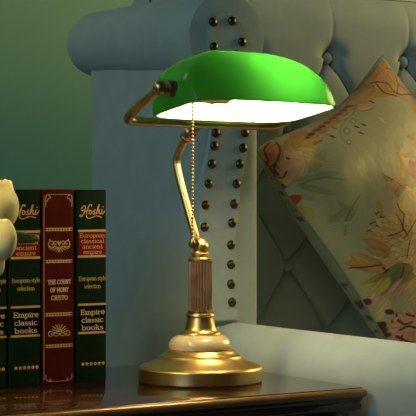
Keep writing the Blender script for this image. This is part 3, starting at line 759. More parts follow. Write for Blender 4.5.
('p',0.416,0.017,0.375,0.016,0.35,(0.13,0.012,0.01),None,None),
('p',0.369,0.021,0.329,0.02,0.35,(0.13,0.012,0.01),None,None),
('p',0.325,0.026,0.283,0.026,0.35,(0.13,0.012,0.01),None,None),
('p',0.282,0.031,0.239,0.033,0.35,(0.13,0.012,0.01),None,None),
('p',0.237,0.039,0.197,0.039,0.35,(0.13,0.012,0.01),None,None),
('p',0.197,0.044,0.157,0.046,0.35,(0.13,0.012,0.01),None,None),
('p',0.74,0.026,0.592,0.01,0.42,(0.5,0.25,0.07),(0.4,0.17,0.05),None),
('p',0.567,0.036,0.628,0.059,0.5,(0.6,0.38,0.16),(0.4,0.17,0.05),None),
('s',[(0.574,0.019),(0.571,0.046),(0.625,0.063)],1.35,(0.4,0.17,0.05)),
('p',0.485,0.077,0.495,0.094,0.5,(0.13,0.012,0.01),None,None),
('p',0.428,0.096,0.438,0.112,0.5,(0.13,0.012,0.01),None,None),
('p',0.449,0.07,0.458,0.087,0.5,(0.13,0.012,0.01),None,None),
('p',0.371,0.036,0.375,0.052,0.5,(0.13,0.012,0.01),None,None),
('p',0.31,0.064,0.319,0.079,0.5,(0.13,0.012,0.01),None,None),
('p',0.657,0.04,0.664,0.057,0.5,(0.13,0.012,0.01),None,None),
('s',[(0.405,0.079),(0.392,0.083),(0.379,0.083),(0.375,0.079),(0.383,0.07),(0.398,0.064),(0.411,0.064),(0.416,0.069),(0.411,0.076)],0.94,(0.28,0.15,0.04)),
('p',0.391,0.072,0.401,0.076,0.9,(0.62,0.58,0.42),None,None),
('s',[(0.485,0.059),(0.472,0.063),(0.462,0.062),(0.461,0.057),(0.468,0.052),(0.481,0.047),(0.492,0.047),(0.495,0.052),(0.489,0.057)],0.94,(0.28,0.15,0.04)),
('p',0.472,0.053,0.482,0.057,0.9,(0.62,0.58,0.42),None,None),
('s',[(0.545,0.044),(0.535,0.046),(0.525,0.046),(0.524,0.041),(0.532,0.036),(0.544,0.033),(0.552,0.034),(0.555,0.037),(0.551,0.041)],0.94,(0.28,0.15,0.04)),
('p',0.535,0.037,0.542,0.043,0.9,(0.62,0.58,0.42),None,None),
('s',[(0.349,0.114),(0.339,0.119),(0.33,0.119),(0.329,0.114),(0.333,0.109),(0.34,0.106),(0.351,0.104),(0.355,0.107),(0.351,0.113)],0.94,(0.28,0.15,0.04)),
('p',0.338,0.109,0.346,0.113,0.9,(0.62,0.58,0.42),None,None),
('s',[(0.591,0.1),(0.582,0.123)],1.49,(0.75,0.72,0.6)),
('s',[(0.544,0.036),(0.459,0.039),(0.366,0.066),(0.316,0.116)],0.68,(0.24,0.2,0.07)),
('p',0.106,0.034,0.23,0.052,0.26,(0.5,0.25,0.07),(0.3,0.18,0.04),None),
('p',0.103,0.043,0.205,0.094,0.26,(0.52,0.36,0.09),(0.3,0.18,0.04),None),
('p',0.1,0.053,0.17,0.129,0.26,(0.5,0.25,0.07),(0.3,0.18,0.04),None),
('p',0.099,0.062,0.19,0.162,0.26,(0.52,0.36,0.09),(0.3,0.18,0.04),None),
('p',0.087,0.047,0.14,0.107,0.26,(0.5,0.25,0.07),(0.3,0.18,0.04),None),
('p',0.129,0.054,0.242,0.021,0.26,(0.5,0.25,0.07),(0.3,0.18,0.04),None),
('p',0.167,0.05,0.275,0.059,0.26,(0.52,0.36,0.09),(0.3,0.18,0.04),None),
('p',0.18,0.064,0.263,0.066,0.3,(0.5,0.25,0.07),None,None),
('s',[(0.217,0.069),(0.263,0.066)],1.62,(0.42,0.03,0.015)),
('s',[(0.306,0.05),(0.323,0.07)],1.62,(0.42,0.03,0.015)),
('p',0.0,0.007,0.093,0.016,0.9,(0.58,0.33,0.19),(0.4,0.19,0.1),None),
('p',0.0,0.052,0.077,0.031,0.8,(0.58,0.33,0.19),(0.4,0.19,0.1),None),
('p',0.0,0.107,0.133,0.076,0.95,(0.58,0.33,0.19),(0.4,0.19,0.1),None),
('p',0.006,0.104,0.106,0.112,0.8,(0.58,0.33,0.19),(0.4,0.19,0.1),None),
('p',0.0,0.136,0.029,0.119,0.8,(0.58,0.33,0.19),(0.4,0.19,0.1),None),
('p',0.001,0.157,0.05,0.14,0.7,(0.58,0.33,0.19),(0.4,0.19,0.1),None),
('p',0.0,0.036,0.104,0.01,0.7,(0.5,0.25,0.07),(0.13,0.012,0.01),None),
('p',0.0,0.069,0.096,0.017,0.5,(0.5,0.22,0.12),(0.13,0.012,0.01),None),
('s',[(0.093,0.0),(0.026,0.014),(0.01,0.053),(0.0,0.066)],1.89,(0.13,0.012,0.01)),
('s',[(0.104,0.01),(0.067,0.047),(0.026,0.072),(0.001,0.082),(0.0,0.112),(0.009,0.133),(0.029,0.119)],1.76,(0.13,0.012,0.01)),
('s',[(0.069,0.077),(0.072,0.083)],2.7,(0.1,0.035,0.015)),
('s',[(0.0,0.073),(0.0,0.099),(0.0,0.116)],1.66,(0.34,0.22,0.07)),
('s',[(0.0,0.137),(0.0,0.157),(0.0,0.167)],2.37,(0.13,0.012,0.01)),
('s',[(0.0,0.063),(0.0,0.074),(0.0,0.097)],2.0,(0.34,0.22,0.07)),
('s',[(0.0,0.094),(0.0,0.112),(0.0,0.133)],1.41,(0.13,0.012,0.01)),
('s',[(0.027,0.069),(0.019,0.09),(0.016,0.11)],1.37,(0.34,0.22,0.07)),
('s',[(0.0,0.11),(0.0,0.129),(0.0,0.139)],1.4,(0.13,0.012,0.01)),
('s',[(0.003,0.11),(0.0,0.129),(0.0,0.149)],2.19,(0.34,0.22,0.07)),
('s',[(0.019,0.077),(0.006,0.094),(0.006,0.117)],2.34,(0.13,0.012,0.01)),
('s',[(0.0,0.054),(0.0,0.067),(0.0,0.094)],2.43,(0.13,0.012,0.01)),
('s',[(0.0,0.05),(0.0,0.076),(0.0,0.089)],1.79,(0.13,0.012,0.01)),
('p',0.0,0.203,0.0,0.236,0.8,(0.42,0.03,0.015),(0.13,0.012,0.01),None),
('p',0.0,0.252,0.0,0.31,0.4,(0.52,0.36,0.09),(0.24,0.2,0.045),None),
('p',0.309,0.386,0.469,0.237,0.22,(0.5,0.25,0.07),(0.4,0.17,0.05),None),
('p',0.333,0.388,0.528,0.223,0.2,(0.58,0.3,0.03),(0.4,0.17,0.05),None),
('p',0.309,0.386,0.332,0.27,0.3,(0.38,0.22,0.05),(0.24,0.2,0.045),None),
('p',0.326,0.393,0.501,0.278,0.25,(0.3,0.2,0.05),(0.24,0.2,0.045),None),
('p',0.362,0.386,0.541,0.296,0.3,(0.24,0.2,0.045),None,None),
('p',0.316,0.371,0.406,0.265,0.25,(0.58,0.33,0.19),None,None),
('p',0.438,0.339,0.515,0.275,0.4,(0.42,0.03,0.015),(0.13,0.012,0.01),None),
('p',0.449,0.353,0.536,0.293,0.4,(0.42,0.03,0.015),(0.13,0.012,0.01),None),
('p',0.489,0.253,0.532,0.258,0.5,(0.4,0.17,0.05),(0.13,0.012,0.01),None),
('p',0.524,0.259,0.567,0.266,0.5,(0.5,0.25,0.07),None,None),
('p',0.525,0.273,0.552,0.289,0.5,(0.4,0.17,0.05),None,None),
('p',0.638,0.222,0.675,0.237,0.5,(0.5,0.25,0.07),(0.13,0.012,0.01),None),
('p',0.504,0.25,0.539,0.26,0.5,(0.4,0.17,0.05),None,None),
('p',0.502,0.269,0.522,0.288,0.5,(0.5,0.25,0.07),None,None),
('p',0.604,0.247,0.638,0.263,0.5,(0.4,0.17,0.05),(0.13,0.012,0.01),None),
('p',0.584,0.242,0.624,0.255,0.5,(0.5,0.25,0.07),None,None),
('p',0.608,0.213,0.644,0.226,0.5,(0.4,0.17,0.05),None,None),
('p',0.333,0.388,0.325,0.268,0.22,(0.36,0.2,0.04),(0.1,0.035,0.015),None),
('s',[(0.328,0.279),(0.346,0.306),(0.353,0.349)],1.62,(0.1,0.035,0.015)),
('p',0.288,0.328,0.353,0.31,0.6,(0.5,0.25,0.07),None,None),
('s',[(0.197,0.385),(0.159,0.411),(0.113,0.429)],1.49,(0.1,0.035,0.015)),
('s',[(0.203,0.371),(0.195,0.379),(0.173,0.382)],1.49,(0.1,0.035,0.015)),
('s',[(0.19,0.401),(0.165,0.405),(0.127,0.402)],1.49,(0.1,0.035,0.015)),
('s',[(0.146,0.421),(0.123,0.422),(0.092,0.418)],1.49,(0.1,0.035,0.015)),
('p',0.087,0.432,0.086,0.405,0.7,(0.52,0.36,0.09),None,None),
('p',0.223,0.342,0.185,0.398,0.3,(0.4,0.28,0.08),None,None),
('p',0.285,0.508,0.371,0.358,0.9,(0.67,0.48,0.2),(0.48,0.3,0.11),None),
('p',0.285,0.508,0.273,0.369,0.85,(0.6,0.38,0.13),(0.48,0.3,0.11),None),
('p',0.285,0.508,0.445,0.381,0.9,(0.67,0.48,0.2),(0.48,0.3,0.11),None),
('p',0.285,0.508,0.203,0.408,0.8,(0.6,0.38,0.13),(0.48,0.3,0.11),None),
('p',0.285,0.508,0.15,0.449,0.7,(0.67,0.48,0.2),(0.48,0.3,0.11),None),
('p',0.202,0.641,0.186,0.69,0.85,(0.604,0.37,0.122),(0.22,0.1,0.03),None),
('s',[(0.199,0.649),(0.192,0.67)],1.22,(0.34,0.17,0.05)),
('p',0.185,0.632,0.163,0.678,0.85,(0.64,0.357,0.136),(0.22,0.1,0.03),None),
('p',0.146,0.608,0.104,0.639,0.85,(0.624,0.358,0.133),(0.22,0.1,0.03),None),
('s',[(0.139,0.614),(0.12,0.627)],1.22,(0.34,0.17,0.05)),
('p',0.133,0.591,0.087,0.615,0.85,(0.614,0.351,0.141),(0.22,0.1,0.03),None),
('p',0.124,0.567,0.077,0.584,0.85,(0.661,0.438,0.204),(0.22,0.1,0.03),None),
('p',0.122,0.539,0.074,0.545,0.85,(0.63,0.356,0.131),(0.22,0.1,0.03),None),
('p',0.123,0.515,0.074,0.509,0.85,(0.711,0.512,0.204),(0.22,0.1,0.03),None),
('p',0.129,0.489,0.082,0.472,0.85,(0.658,0.428,0.212),(0.22,0.1,0.03),None),
('p',0.136,0.475,0.09,0.452,0.85,(0.618,0.392,0.116),(0.22,0.1,0.03),None),
('p',0.153,0.454,0.117,0.421,0.85,(0.573,0.382,0.136),(0.22,0.1,0.03),None),
('p',0.177,0.436,0.156,0.396,0.85,(0.596,0.461,0.203),(0.22,0.1,0.03),None),
('s',[(0.173,0.429),(0.165,0.412)],1.22,(0.34,0.17,0.05)),
('p',0.232,0.619,0.219,0.67,0.85,(0.6,0.431,0.172),(0.22,0.1,0.03),None),
('p',0.197,0.605,0.166,0.645,0.85,(0.599,0.346,0.14),(0.22,0.1,0.03),None),
('s',[(0.19,0.611),(0.177,0.629)],1.22,(0.34,0.17,0.05)),
('p',0.173,0.588,0.127,0.619,0.85,(0.638,0.422,0.212),(0.22,0.1,0.03),None),
('s',[(0.165,0.594),(0.146,0.607)],1.22,(0.34,0.17,0.05)),
('p',0.163,0.575,0.113,0.598,0.85,(0.524,0.375,0.122),(0.22,0.1,0.03),None),
('p',0.153,0.544,0.103,0.551,0.85,(0.573,0.4,0.131),(0.22,0.1,0.03),None),
('s',[(0.144,0.545),(0.123,0.548)],1.22,(0.34,0.17,0.05)),
('p',0.153,0.534,0.103,0.536,0.85,(0.595,0.414,0.142),(0.22,0.1,0.03),None),
('p',0.156,0.511,0.106,0.499,0.85,(0.51,0.333,0.129),(0.22,0.1,0.03),None),
('p',0.163,0.495,0.114,0.472,0.85,(0.644,0.359,0.125),(0.22,0.1,0.03),None),
('s',[(0.155,0.491),(0.134,0.482)],1.22,(0.34,0.17,0.05)),
('p',0.177,0.476,0.137,0.443,0.85,(0.567,0.414,0.14),(0.22,0.1,0.03),None),
('p',0.195,0.464,0.167,0.422,0.85,(0.584,0.362,0.121),(0.22,0.1,0.03),None),
('p',0.236,0.589,0.219,0.635,0.85,(0.7,0.507,0.171),(0.22,0.1,0.03),None),
('p',0.216,0.581,0.182,0.618,0.85,(0.627,0.346,0.119),(0.22,0.1,0.03),None),
('s',[(0.21,0.587),(0.195,0.602)],1.22,(0.34,0.17,0.05)),
('p',0.195,0.562,0.144,0.585,0.85,(0.671,0.465,0.202),(0.22,0.1,0.03),None),
('p',0.187,0.549,0.137,0.562,0.85,(0.697,0.444,0.197),(0.22,0.1,0.03),None),
('s',[(0.18,0.551),(0.156,0.557)],1.22,(0.34,0.17,0.05)),
('p',0.186,0.538,0.136,0.541,0.85,(0.647,0.451,0.207),(0.22,0.1,0.03),None),
('p',0.186,0.525,0.137,0.516,0.85,(0.646,0.518,0.214),(0.22,0.1,0.03),None),
('p',0.192,0.509,0.146,0.489,0.85,(0.574,0.378,0.134),(0.22,0.1,0.03),None),
('p',0.206,0.494,0.17,0.459,0.85,(0.568,0.36,0.138),(0.22,0.1,0.03),None),
('s',[(0.2,0.489),(0.183,0.474)],1.22,(0.34,0.17,0.05)),
('p',0.22,0.486,0.195,0.445,0.85,(0.52,0.402,0.133),(0.22,0.1,0.03),None),
('p',0.239,0.482,0.229,0.435,0.85,(0.647,0.337,0.126),(0.22,0.1,0.03),None),
('p',0.263,0.482,0.273,0.435,0.85,(0.595,0.478,0.211),(0.22,0.1,0.03),None),
('s',[(0.265,0.475),(0.269,0.454)],1.22,(0.34,0.17,0.05)),
('p',0.285,0.488,0.31,0.442,0.85,(0.629,0.386,0.111),(0.22,0.1,0.03),None),
('p',0.315,0.502,0.366,0.471,0.85,(0.615,0.328,0.138),(0.22,0.1,0.03),None),
('s',[(0.322,0.498),(0.346,0.484)],1.22,(0.34,0.17,0.05)),
('p',0.247,0.562,0.227,0.602,0.85,(0.617,0.336,0.12),(0.22,0.1,0.03),None),
('p',0.236,0.557,0.196,0.585,0.85,(0.572,0.338,0.131),(0.22,0.1,0.03),None),
('s',[(0.23,0.559),(0.21,0.574)],1.22,(0.34,0.17,0.05)),
('p',0.226,0.546,0.175,0.561,0.85,(0.582,0.415,0.199),(0.22,0.1,0.03),None),
('p',0.222,0.531,0.172,0.524,0.85,(0.642,0.446,0.2),(0.22,0.1,0.03),None),
('p',0.227,0.521,0.185,0.495,0.85,(0.579,0.492,0.178),(0.22,0.1,0.03),None),
('p',0.236,0.515,0.205,0.478,0.85,(0.593,0.382,0.119),(0.22,0.1,0.03),None),
('p',0.249,0.512,0.236,0.468,0.85,(0.588,0.336,0.118),(0.22,0.1,0.03),None),
('s',[(0.247,0.506),(0.24,0.485)],1.22,(0.34,0.17,0.05)),
('p',0.268,0.515,0.286,0.472,0.85,(0.689,0.487,0.174),(0.22,0.1,0.03),None),
('p',0.28,0.519,0.318,0.485,0.85,(0.669,0.437,0.214),(0.22,0.1,0.03),None),
('s',[(0.273,0.383),(0.262,0.409),(0.265,0.429)],1.35,(0.1,0.035,0.015)),
('s',[(0.235,0.415),(0.232,0.448),(0.22,0.476)],1.35,(0.1,0.035,0.015)),
('s',[(0.265,0.429),(0.229,0.465),(0.226,0.505)],1.35,(0.1,0.035,0.015)),
('s',[(0.225,0.522),(0.187,0.554),(0.17,0.569)],1.35,(0.1,0.035,0.015)),
('s',[(0.3,0.472),(0.247,0.491),(0.206,0.504)],1.35,(0.1,0.035,0.015)),
('s',[(0.155,0.469),(0.186,0.476),(0.223,0.479)],1.35,(0.1,0.035,0.015)),
('s',[(0.315,0.351),(0.309,0.386)],0.81,(0.5,0.34,0.14)),
('s',[(0.346,0.355),(0.335,0.398)],0.81,(0.5,0.34,0.14)),
('s',[(0.372,0.368),(0.358,0.408)],0.81,(0.5,0.34,0.14)),
('s',[(0.28,0.353),(0.28,0.382)],0.81,(0.5,0.34,0.14)),
('p',0.084,0.559,0.007,0.484,0.42,(0.4,0.17,0.05),(0.3,0.17,0.04),(0.62,0.42,0.16)),
('p',0.076,0.571,0.024,0.466,0.34,(0.5,0.25,0.07),(0.4,0.17,0.05),(0.6,0.4,0.15)),
('p',0.077,0.579,0.009,0.574,0.34,(0.4,0.25,0.06),(0.24,0.2,0.045),None),
('s',[(0.007,0.508),(0.033,0.524),(0.079,0.544)],1.62,(0.13,0.012,0.01)),
('p',0.129,0.512,0.074,0.441,0.4,(0.5,0.25,0.07),(0.4,0.17,0.05),None),
('p',0.119,0.531,0.066,0.469,0.35,(0.45,0.26,0.07),(0.24,0.2,0.045),None),
('p',0.166,0.609,0.039,0.588,0.6,(0.24,0.2,0.045),(0.14,0.13,0.03),None),
('p',0.165,0.648,0.034,0.617,0.5,(0.24,0.2,0.045),(0.15,0.17,0.06),None),
('p',0.11,0.594,0.009,0.637,0.3,(0.15,0.17,0.06),None,None),
('s',[(0.137,0.592),(0.099,0.621),(0.067,0.648)],1.76,(0.1,0.035,0.015)),
('s',[(0.082,0.558),(0.084,0.564)],2.16,(0.1,0.035,0.015)),
('s',[(0.074,0.574),(0.09,0.571)],1.89,(0.1,0.035,0.015)),
('p',0.067,0.635,0.013,0.66,0.3,(0.58,0.33,0.19),(0.24,0.2,0.045),None),
('p',0.041,0.612,0.0,0.641,0.3,(0.52,0.36,0.09),(0.24,0.2,0.045),None),
('p',0.06,0.587,0.006,0.611,0.3,(0.52,0.36,0.09),(0.24,0.2,0.045),None),
('p',0.182,0.691,0.089,0.702,0.3,(0.58,0.33,0.19),(0.24,0.2,0.045),None),
('p',0.077,0.597,0.017,0.619,0.3,(0.52,0.36,0.09),(0.24,0.2,0.045),None),
('p',0.185,0.692,0.093,0.704,0.3,(0.52,0.36,0.09),(0.24,0.2,0.045),None),
('p',0.166,0.649,0.076,0.662,0.3,(0.58,0.33,0.19),(0.24,0.2,0.045),None),
('p',0.12,0.639,0.049,0.658,0.3,(0.52,0.36,0.09),(0.24,0.2,0.045),None),
('p',0.072,0.608,0.014,0.631,0.3,(0.52,0.36,0.09),(0.24,0.2,0.045),None),
('p',0.033,0.649,0.0,0.681,0.35,(0.56,0.44,0.22),(0.36,0.25,0.1),None),
('p',0.027,0.629,0.0,0.66,0.35,(0.58,0.33,0.19),(0.36,0.25,0.1),None),
('p',0.039,0.675,0.0,0.707,0.35,(0.56,0.44,0.22),(0.36,0.25,0.1),None),
('p',0.041,0.662,0.0,0.694,0.35,(0.58,0.33,0.19),(0.36,0.25,0.1),None),
('p',0.043,0.668,0.001,0.698,0.35,(0.56,0.44,0.22),(0.36,0.25,0.1),None),
('p',0.027,0.661,0.0,0.691,0.35,(0.58,0.33,0.19),(0.36,0.25,0.1),None),
('p',0.039,0.657,0.0,0.69,0.35,(0.56,0.44,0.22),(0.36,0.25,0.1),None),
('p',0.016,0.612,0.0,0.641,0.35,(0.58,0.33,0.19),(0.36,0.25,0.1),None),
('p',0.02,0.617,0.0,0.645,0.35,(0.56,0.44,0.22),(0.36,0.25,0.1),None),
('p',0.039,0.644,0.109,0.618,0.3,(0.58,0.31,0.22),(0.24,0.2,0.045),None),
('p',0.052,0.67,0.114,0.638,0.25,(0.58,0.31,0.22),(0.24,0.2,0.045),None),
('p',0.0,0.625,0.003,0.647,0.55,(0.13,0.012,0.01),None,None),
('p',0.001,0.717,0.006,0.74,0.55,(0.13,0.012,0.01),None,None),
('p',0.021,0.687,0.036,0.712,0.55,(0.13,0.012,0.01),None,None),
('p',0.0,0.715,0.0,0.741,0.55,(0.13,0.012,0.01),None,None),
('p',0.024,0.727,0.041,0.754,0.55,(0.13,0.012,0.01),None,None),
('p',0.0,0.734,0.0,0.76,0.55,(0.13,0.012,0.01),None,None),
('p',0.0,0.757,0.003,0.78,0.55,(0.13,0.012,0.01),None,None),
('p',0.041,0.715,0.064,0.744,0.55,(0.13,0.012,0.01),None,None),
('p',0.083,0.804,0.107,0.732,0.5,(0.58,0.31,0.22),(0.42,0.17,0.12),None),
('p',0.079,0.81,0.047,0.843,0.5,(0.62,0.38,0.28),(0.4,0.15,0.1),None),
('p',0.083,0.804,0.076,0.722,0.5,(0.58,0.31,0.22),(0.42,0.17,0.12),None),
('p',0.079,0.81,0.037,0.831,0.5,(0.62,0.38,0.28),(0.4,0.15,0.1),None),
('p',0.083,0.804,0.049,0.72,0.5,(0.58,0.31,0.22),(0.42,0.17,0.12),None),
('p',0.079,0.81,0.031,0.818,0.5,(0.62,0.38,0.28),(0.4,0.15,0.1),None),
('p',0.083,0.804,0.03,0.725,0.5,(0.58,0.31,0.22),(0.42,0.17,0.12),None),
('p',0.079,0.81,0.029,0.804,0.5,(0.62,0.38,0.28),(0.4,0.15,0.1),None),
('p',0.083,0.804,0.017,0.738,0.5,(0.58,0.31,0.22),(0.42,0.17,0.12),None),
('p',0.079,0.81,0.03,0.79,0.5,(0.62,0.38,0.28),(0.4,0.15,0.1),None),
('p',0.083,0.804,0.01,0.757,0.5,(0.58,0.31,0.22),(0.42,0.17,0.12),None),
('p',0.079,0.81,0.034,0.778,0.5,(0.62,0.38,0.28),(0.4,0.15,0.1),None),
('p',0.083,0.804,0.006,0.777,0.5,(0.58,0.31,0.22),(0.42,0.17,0.12),None),
('p',0.079,0.81,0.041,0.768,0.5,(0.62,0.38,0.28),(0.4,0.15,0.1),None),
('p',0.083,0.804,0.006,0.8,0.5,(0.58,0.31,0.22),(0.42,0.17,0.12),None),
('p',0.079,0.81,0.054,0.761,0.5,(0.62,0.38,0.28),(0.4,0.15,0.1),None),
('p',0.083,0.804,0.011,0.821,0.5,(0.58,0.31,0.22),(0.42,0.17,0.12),None),
('p',0.079,0.81,0.07,0.76,0.5,(0.62,0.38,0.28),(0.4,0.15,0.1),None),
('p',0.083,0.804,0.021,0.841,0.5,(0.58,0.31,0.22),(0.42,0.17,0.12),None),
('p',0.079,0.81,0.086,0.761,0.5,(0.62,0.38,0.28),(0.4,0.15,0.1),None),
('p',0.083,0.804,0.039,0.86,0.5,(0.58,0.31,0.22),(0.42,0.17,0.12),None),
('p',0.079,0.81,0.102,0.768,0.5,(0.62,0.38,0.28),(0.4,0.15,0.1),None),
('p',0.083,0.804,0.062,0.876,0.5,(0.58,0.31,0.22),(0.42,0.17,0.12),None),
('p',0.079,0.81,0.114,0.777,0.5,(0.62,0.38,0.28),(0.4,0.15,0.1),None),
('s',[(0.041,0.738),(0.056,0.763),(0.087,0.774)],2.43,(0.13,0.012,0.01)),
('s',[(0.033,0.771),(0.066,0.777),(0.087,0.798)],2.43,(0.13,0.012,0.01)),
('s',[(0.016,0.783),(0.03,0.808),(0.052,0.838)],2.43,(0.13,0.012,0.01)),
('s',[(0.079,0.737),(0.104,0.761)],2.43,(0.13,0.012,0.01)),
('s',[(0.03,0.793),(0.017,0.807)],2.43,(0.13,0.012,0.01)),
]
def paint_pillow(A, B):
    """colours of the printed cloth over the face (linear), drawn petal by petal in the cloth's own plane"""
    la = float(np.linalg.norm(PT - PL)); lb = float(np.linalg.norm(PB - PL))
    X = A * la; Y = B * lb
    rs = np.random.RandomState(3)
    col = np.empty(A.shape + (3,)); col[:] = (0.43, 0.42, 0.235)
    PXM = 0.00139                     # width of a drawn pixel of cloth, metres
    def blend(mask, c):
        col[:] = col * (1 - mask[..., None]) + np.array(c) * mask[..., None]
    for it in PRINT:
        if it[0] == 'p':
            _, a0, b0, a1, b1, w, c, e, vein = it
            c = tuple(1.28 * x for x in c) if min(c) > 0.02 or max(c) > 0.2 else c
            p0 = np.array((a0 * la, b0 * lb)); p1 = np.array((a1 * la, b1 * lb))
            L = np.linalg.norm(p1 - p0) + 1e-6; t = (p1 - p0) / L
            dx = X - p0[0]; dy = Y - p0[1]
            s = (dx * t[0] + dy * t[1]) / L; q = -dx * t[1] + dy * t[0]
            ok = (s > -0.05) & (s < 1.05)
            sc = np.clip(s, 0, 1)
            hw = w * L * 0.5 * (np.sin(PI * np.clip(0.06 + 0.92 * sc ** 0.85, 0, 1)) ** 0.75) + 1e-6
            d = hw - np.abs(q)
            m = np.where(ok, np.clip(d / (0.7 * PXM) + 0.5, 0, 1), 0)
            fin = 0.90 + 0.16 * np.sin(q / (w * L * 0.5 + 1e-6) * 7 + s * 2.0) * 0.5 + 0.10 * (sc - 0.5)
            mm = m[..., None]
            col[:] = col * (1 - mm) + np.array(c) * fin[..., None] * mm
            if e is not None:
                em = m * np.clip(1 - d / (1.15 * PXM), 0, 1)
                blend(np.clip(em, 0, 1) * 0.85, e)
            if vein is not None:
                blend(m * np.clip(1 - np.abs(q) / (1.0 * PXM), 0, 1) * (sc < 0.9), vein)
                blend(m * np.clip(1 - np.abs(np.abs(q) - hw * 0.5) / (0.8 * PXM), 0, 1) * 0.6, vein)
        else:
            _, pts, w, c = it
            P = spline([(a * la, b * lb) for a, b in pts], 6) if len(pts) > 2 else [(a * la, b * lb) for a, b in pts]
            best = np.full(A.shape, 1e9)
            for (x0, y0), (x1, y1) in zip(P[:-1], P[1:]):
                ex, ey = x1 - x0, y1 - y0; L2 = ex * ex + ey * ey + 1e-12
                tt = np.clip(((X - x0) * ex + (Y - y0) * ey) / L2, 0, 1)
                best = np.minimum(best, np.hypot(X - x0 - tt * ex, Y - y0 - tt * ey))
            blend(np.clip((w * 0.5 * PXM - best) / (0.6 * PXM) + 0.5, 0, 1), c)
    return np.clip(col, 0.004, 1)

def cushion():
    base = W(1.60, 1.94, 0.475)
    root = thing('floral_cushion', 'sage floral cushion leaning in the blue-grey wingback chair', 'cushion', base, TH)
    org = np.array((1.60, 1.94, 0.475))
    n = 380
    a, b = np.meshgrid(np.linspace(0, 1, n), np.linspace(0, 1, n))
    m = 160
    a2, b2 = np.meshgrid(np.linspace(0, 1, m), np.linspace(0, 1, m))
    def grid(name, A, B, side, rgb, mt):
        k = A.shape[0]
        V = (pillow_surface(A, B, side) - org).reshape(-1, 3)
        idx = np.arange(k * k).reshape(k, k)
        q = np.stack([idx[:-1, :-1], idx[1:, :-1], idx[1:, 1:], idx[:-1, 1:]], -1).reshape(-1, 4)
        if side < 0: q = q[:, ::-1]
        me = bpy.data.meshes.new(name)
        me.from_pydata(V.tolist(), [], q.tolist())
        me.polygons.foreach_set('use_smooth', [True] * len(me.polygons))
        ca = me.color_attributes.new('print', 'FLOAT_COLOR', 'POINT')
        ca.data.foreach_set('color', np.concatenate([rgb.reshape(-1, 3), np.ones((k * k, 1))], 1).ravel().astype(np.float32))
        me.materials.append(mt)
        o = bpy.data.objects.new(name, me); COL.objects.link(o); o.parent = root
        return o
    mt = bpy.data.materials.new('printed_satin'); mt.use_nodes = True
    N = mt.node_tree.nodes; L = mt.node_tree.links; bs = N['Principled BSDF']
    at_ = N.new('ShaderNodeAttribute'); at_.attribute_name = 'print'
    L.new(at_.outputs['Color'], bs.inputs['Base Color'])
    bs.inputs['Roughness'].default_value = 0.42
    bs.inputs['Sheen Weight'].default_value = 0.2
    nz = N.new('ShaderNodeTexNoise'); nz.inputs['Scale'].default_value = 34; nz.inputs['Detail'].default_value = 2
    tc = N.new('ShaderNodeTexCoord'); L.new(tc.outputs['Object'], nz.inputs['Vector'])
    bp = N.new('ShaderNodeBump'); bp.inputs['Strength'].default_value = 0.35; bp.inputs['Distance'].default_value = 0.004
    L.new(nz.outputs['Fac'], bp.inputs['Height']); L.new(bp.outputs['Normal'], bs.inputs['Normal'])
    grid('cushion_face', a, b, 1, paint_pillow(a, b), mt)
    # the reverse carries the same cloth: sage with dark sprays near the edge
    rs = np.random.RandomState(11)
    rgb = np.empty(a2.shape + (3,)); rgb[:] = (0.27, 0.32, 0.23)
    for k in range(150):
        ca_, cb_ = rs.uniform(0.0, 0.10), rs.uniform(0.02, 0.30) if k < 70 else rs.uniform(0.55, 0.95)
        if k > 125: ca_, cb_ = rs.uniform(0.0, 1), rs.uniform(0, 1)
        th_ = rs.uniform(0, PI); l1, l2 = rs.uniform(0.010, 0.028), rs.uniform(0.004, 0.009)
        dx = (a2 - ca_) * math.cos(th_) + (b2 - cb_) * math.sin(th_); dy = -(a2 - ca_) * math.sin(th_) + (b2 - cb_) * math.cos(th_)
        msk = np.clip((1 - np.hypot(dx / l1, dy / l2)) * 4, 0, 1)[..., None]
        rgb = rgb * (1 - msk) + np.array([(0.09, 0.012, 0.014), (0.30, 0.20, 0.05), (0.06, 0.02, 0.012), (0.03, 0.02, 0.012)][k % 4]) * msk
    grid('cushion_back', a2, b2, -1, rgb, mt)
    t = np.linspace(0, 1, 50)
    loop = [(x, 0.0) for x in t[:-1]] + [(1.0, x) for x in t[:-1]] + [(1 - x, 1.0) for x in t[:-1]] + [(0.0, 1 - x) for x in t[:-1]]
    pts = [tuple(pillow_surface(np.array(x), np.array(y), 1) - org) for x, y in loop]
    mb = MB(); mb.tube(pts, 0.0018, 8, closed=True)
    part('piping', mb, M_piping, root, sharp=80)
cushion()

# ------------------------------------------------------------------ side table
TU, TV, TZ = 0.89, 1.712, 0.60
TORG = (TU, TV, 0)
X0, X1, Y0, Y1 = 0.600, 1.1925, 1.531, 1.893
table = thing('side_table', 'dark polished wooden side table with gilt edging, under the lamp and books', 'side table', W(TU, TV, 0), TH)
def slab_part(name, prof, m):
    mb = MB(); mb.loft([rrect(X0, Y0, X1, Y1, 0.012, ins, z, 8) for ins, z in prof])
    return part(name, mb, m, table, TORG, sharp=60)
slab_part('under_moulding', ((0.016, 0.5735), (0.008, 0.5755), (0.0065, 0.5800), (0.0085, 0.5840), (0.0055, 0.5870), (0.0050, 0.5910)), M_wood)
slab_part('edge_moulding', ((0.0045, 0.5900), (0.0010, 0.5908), (0.0, 0.5930), (0.0004, 0.5958), (0.0022, 0.5982), (0.0045, 0.5990), (0.0060, 0.5992)), M_gold_edge)
slab_part('table_top', ((0.0058, 0.5985), (0.0058, 0.5994), (0.0068, 0.6000)), M_wood)
mb = MB(); mb.box((X0 + 0.035, Y0 + 0.030, 0.492), (X1 - 0.035, Y1 - 0.030, 0.578), 0.006)
part('apron', mb, M_wood, table, TORG)
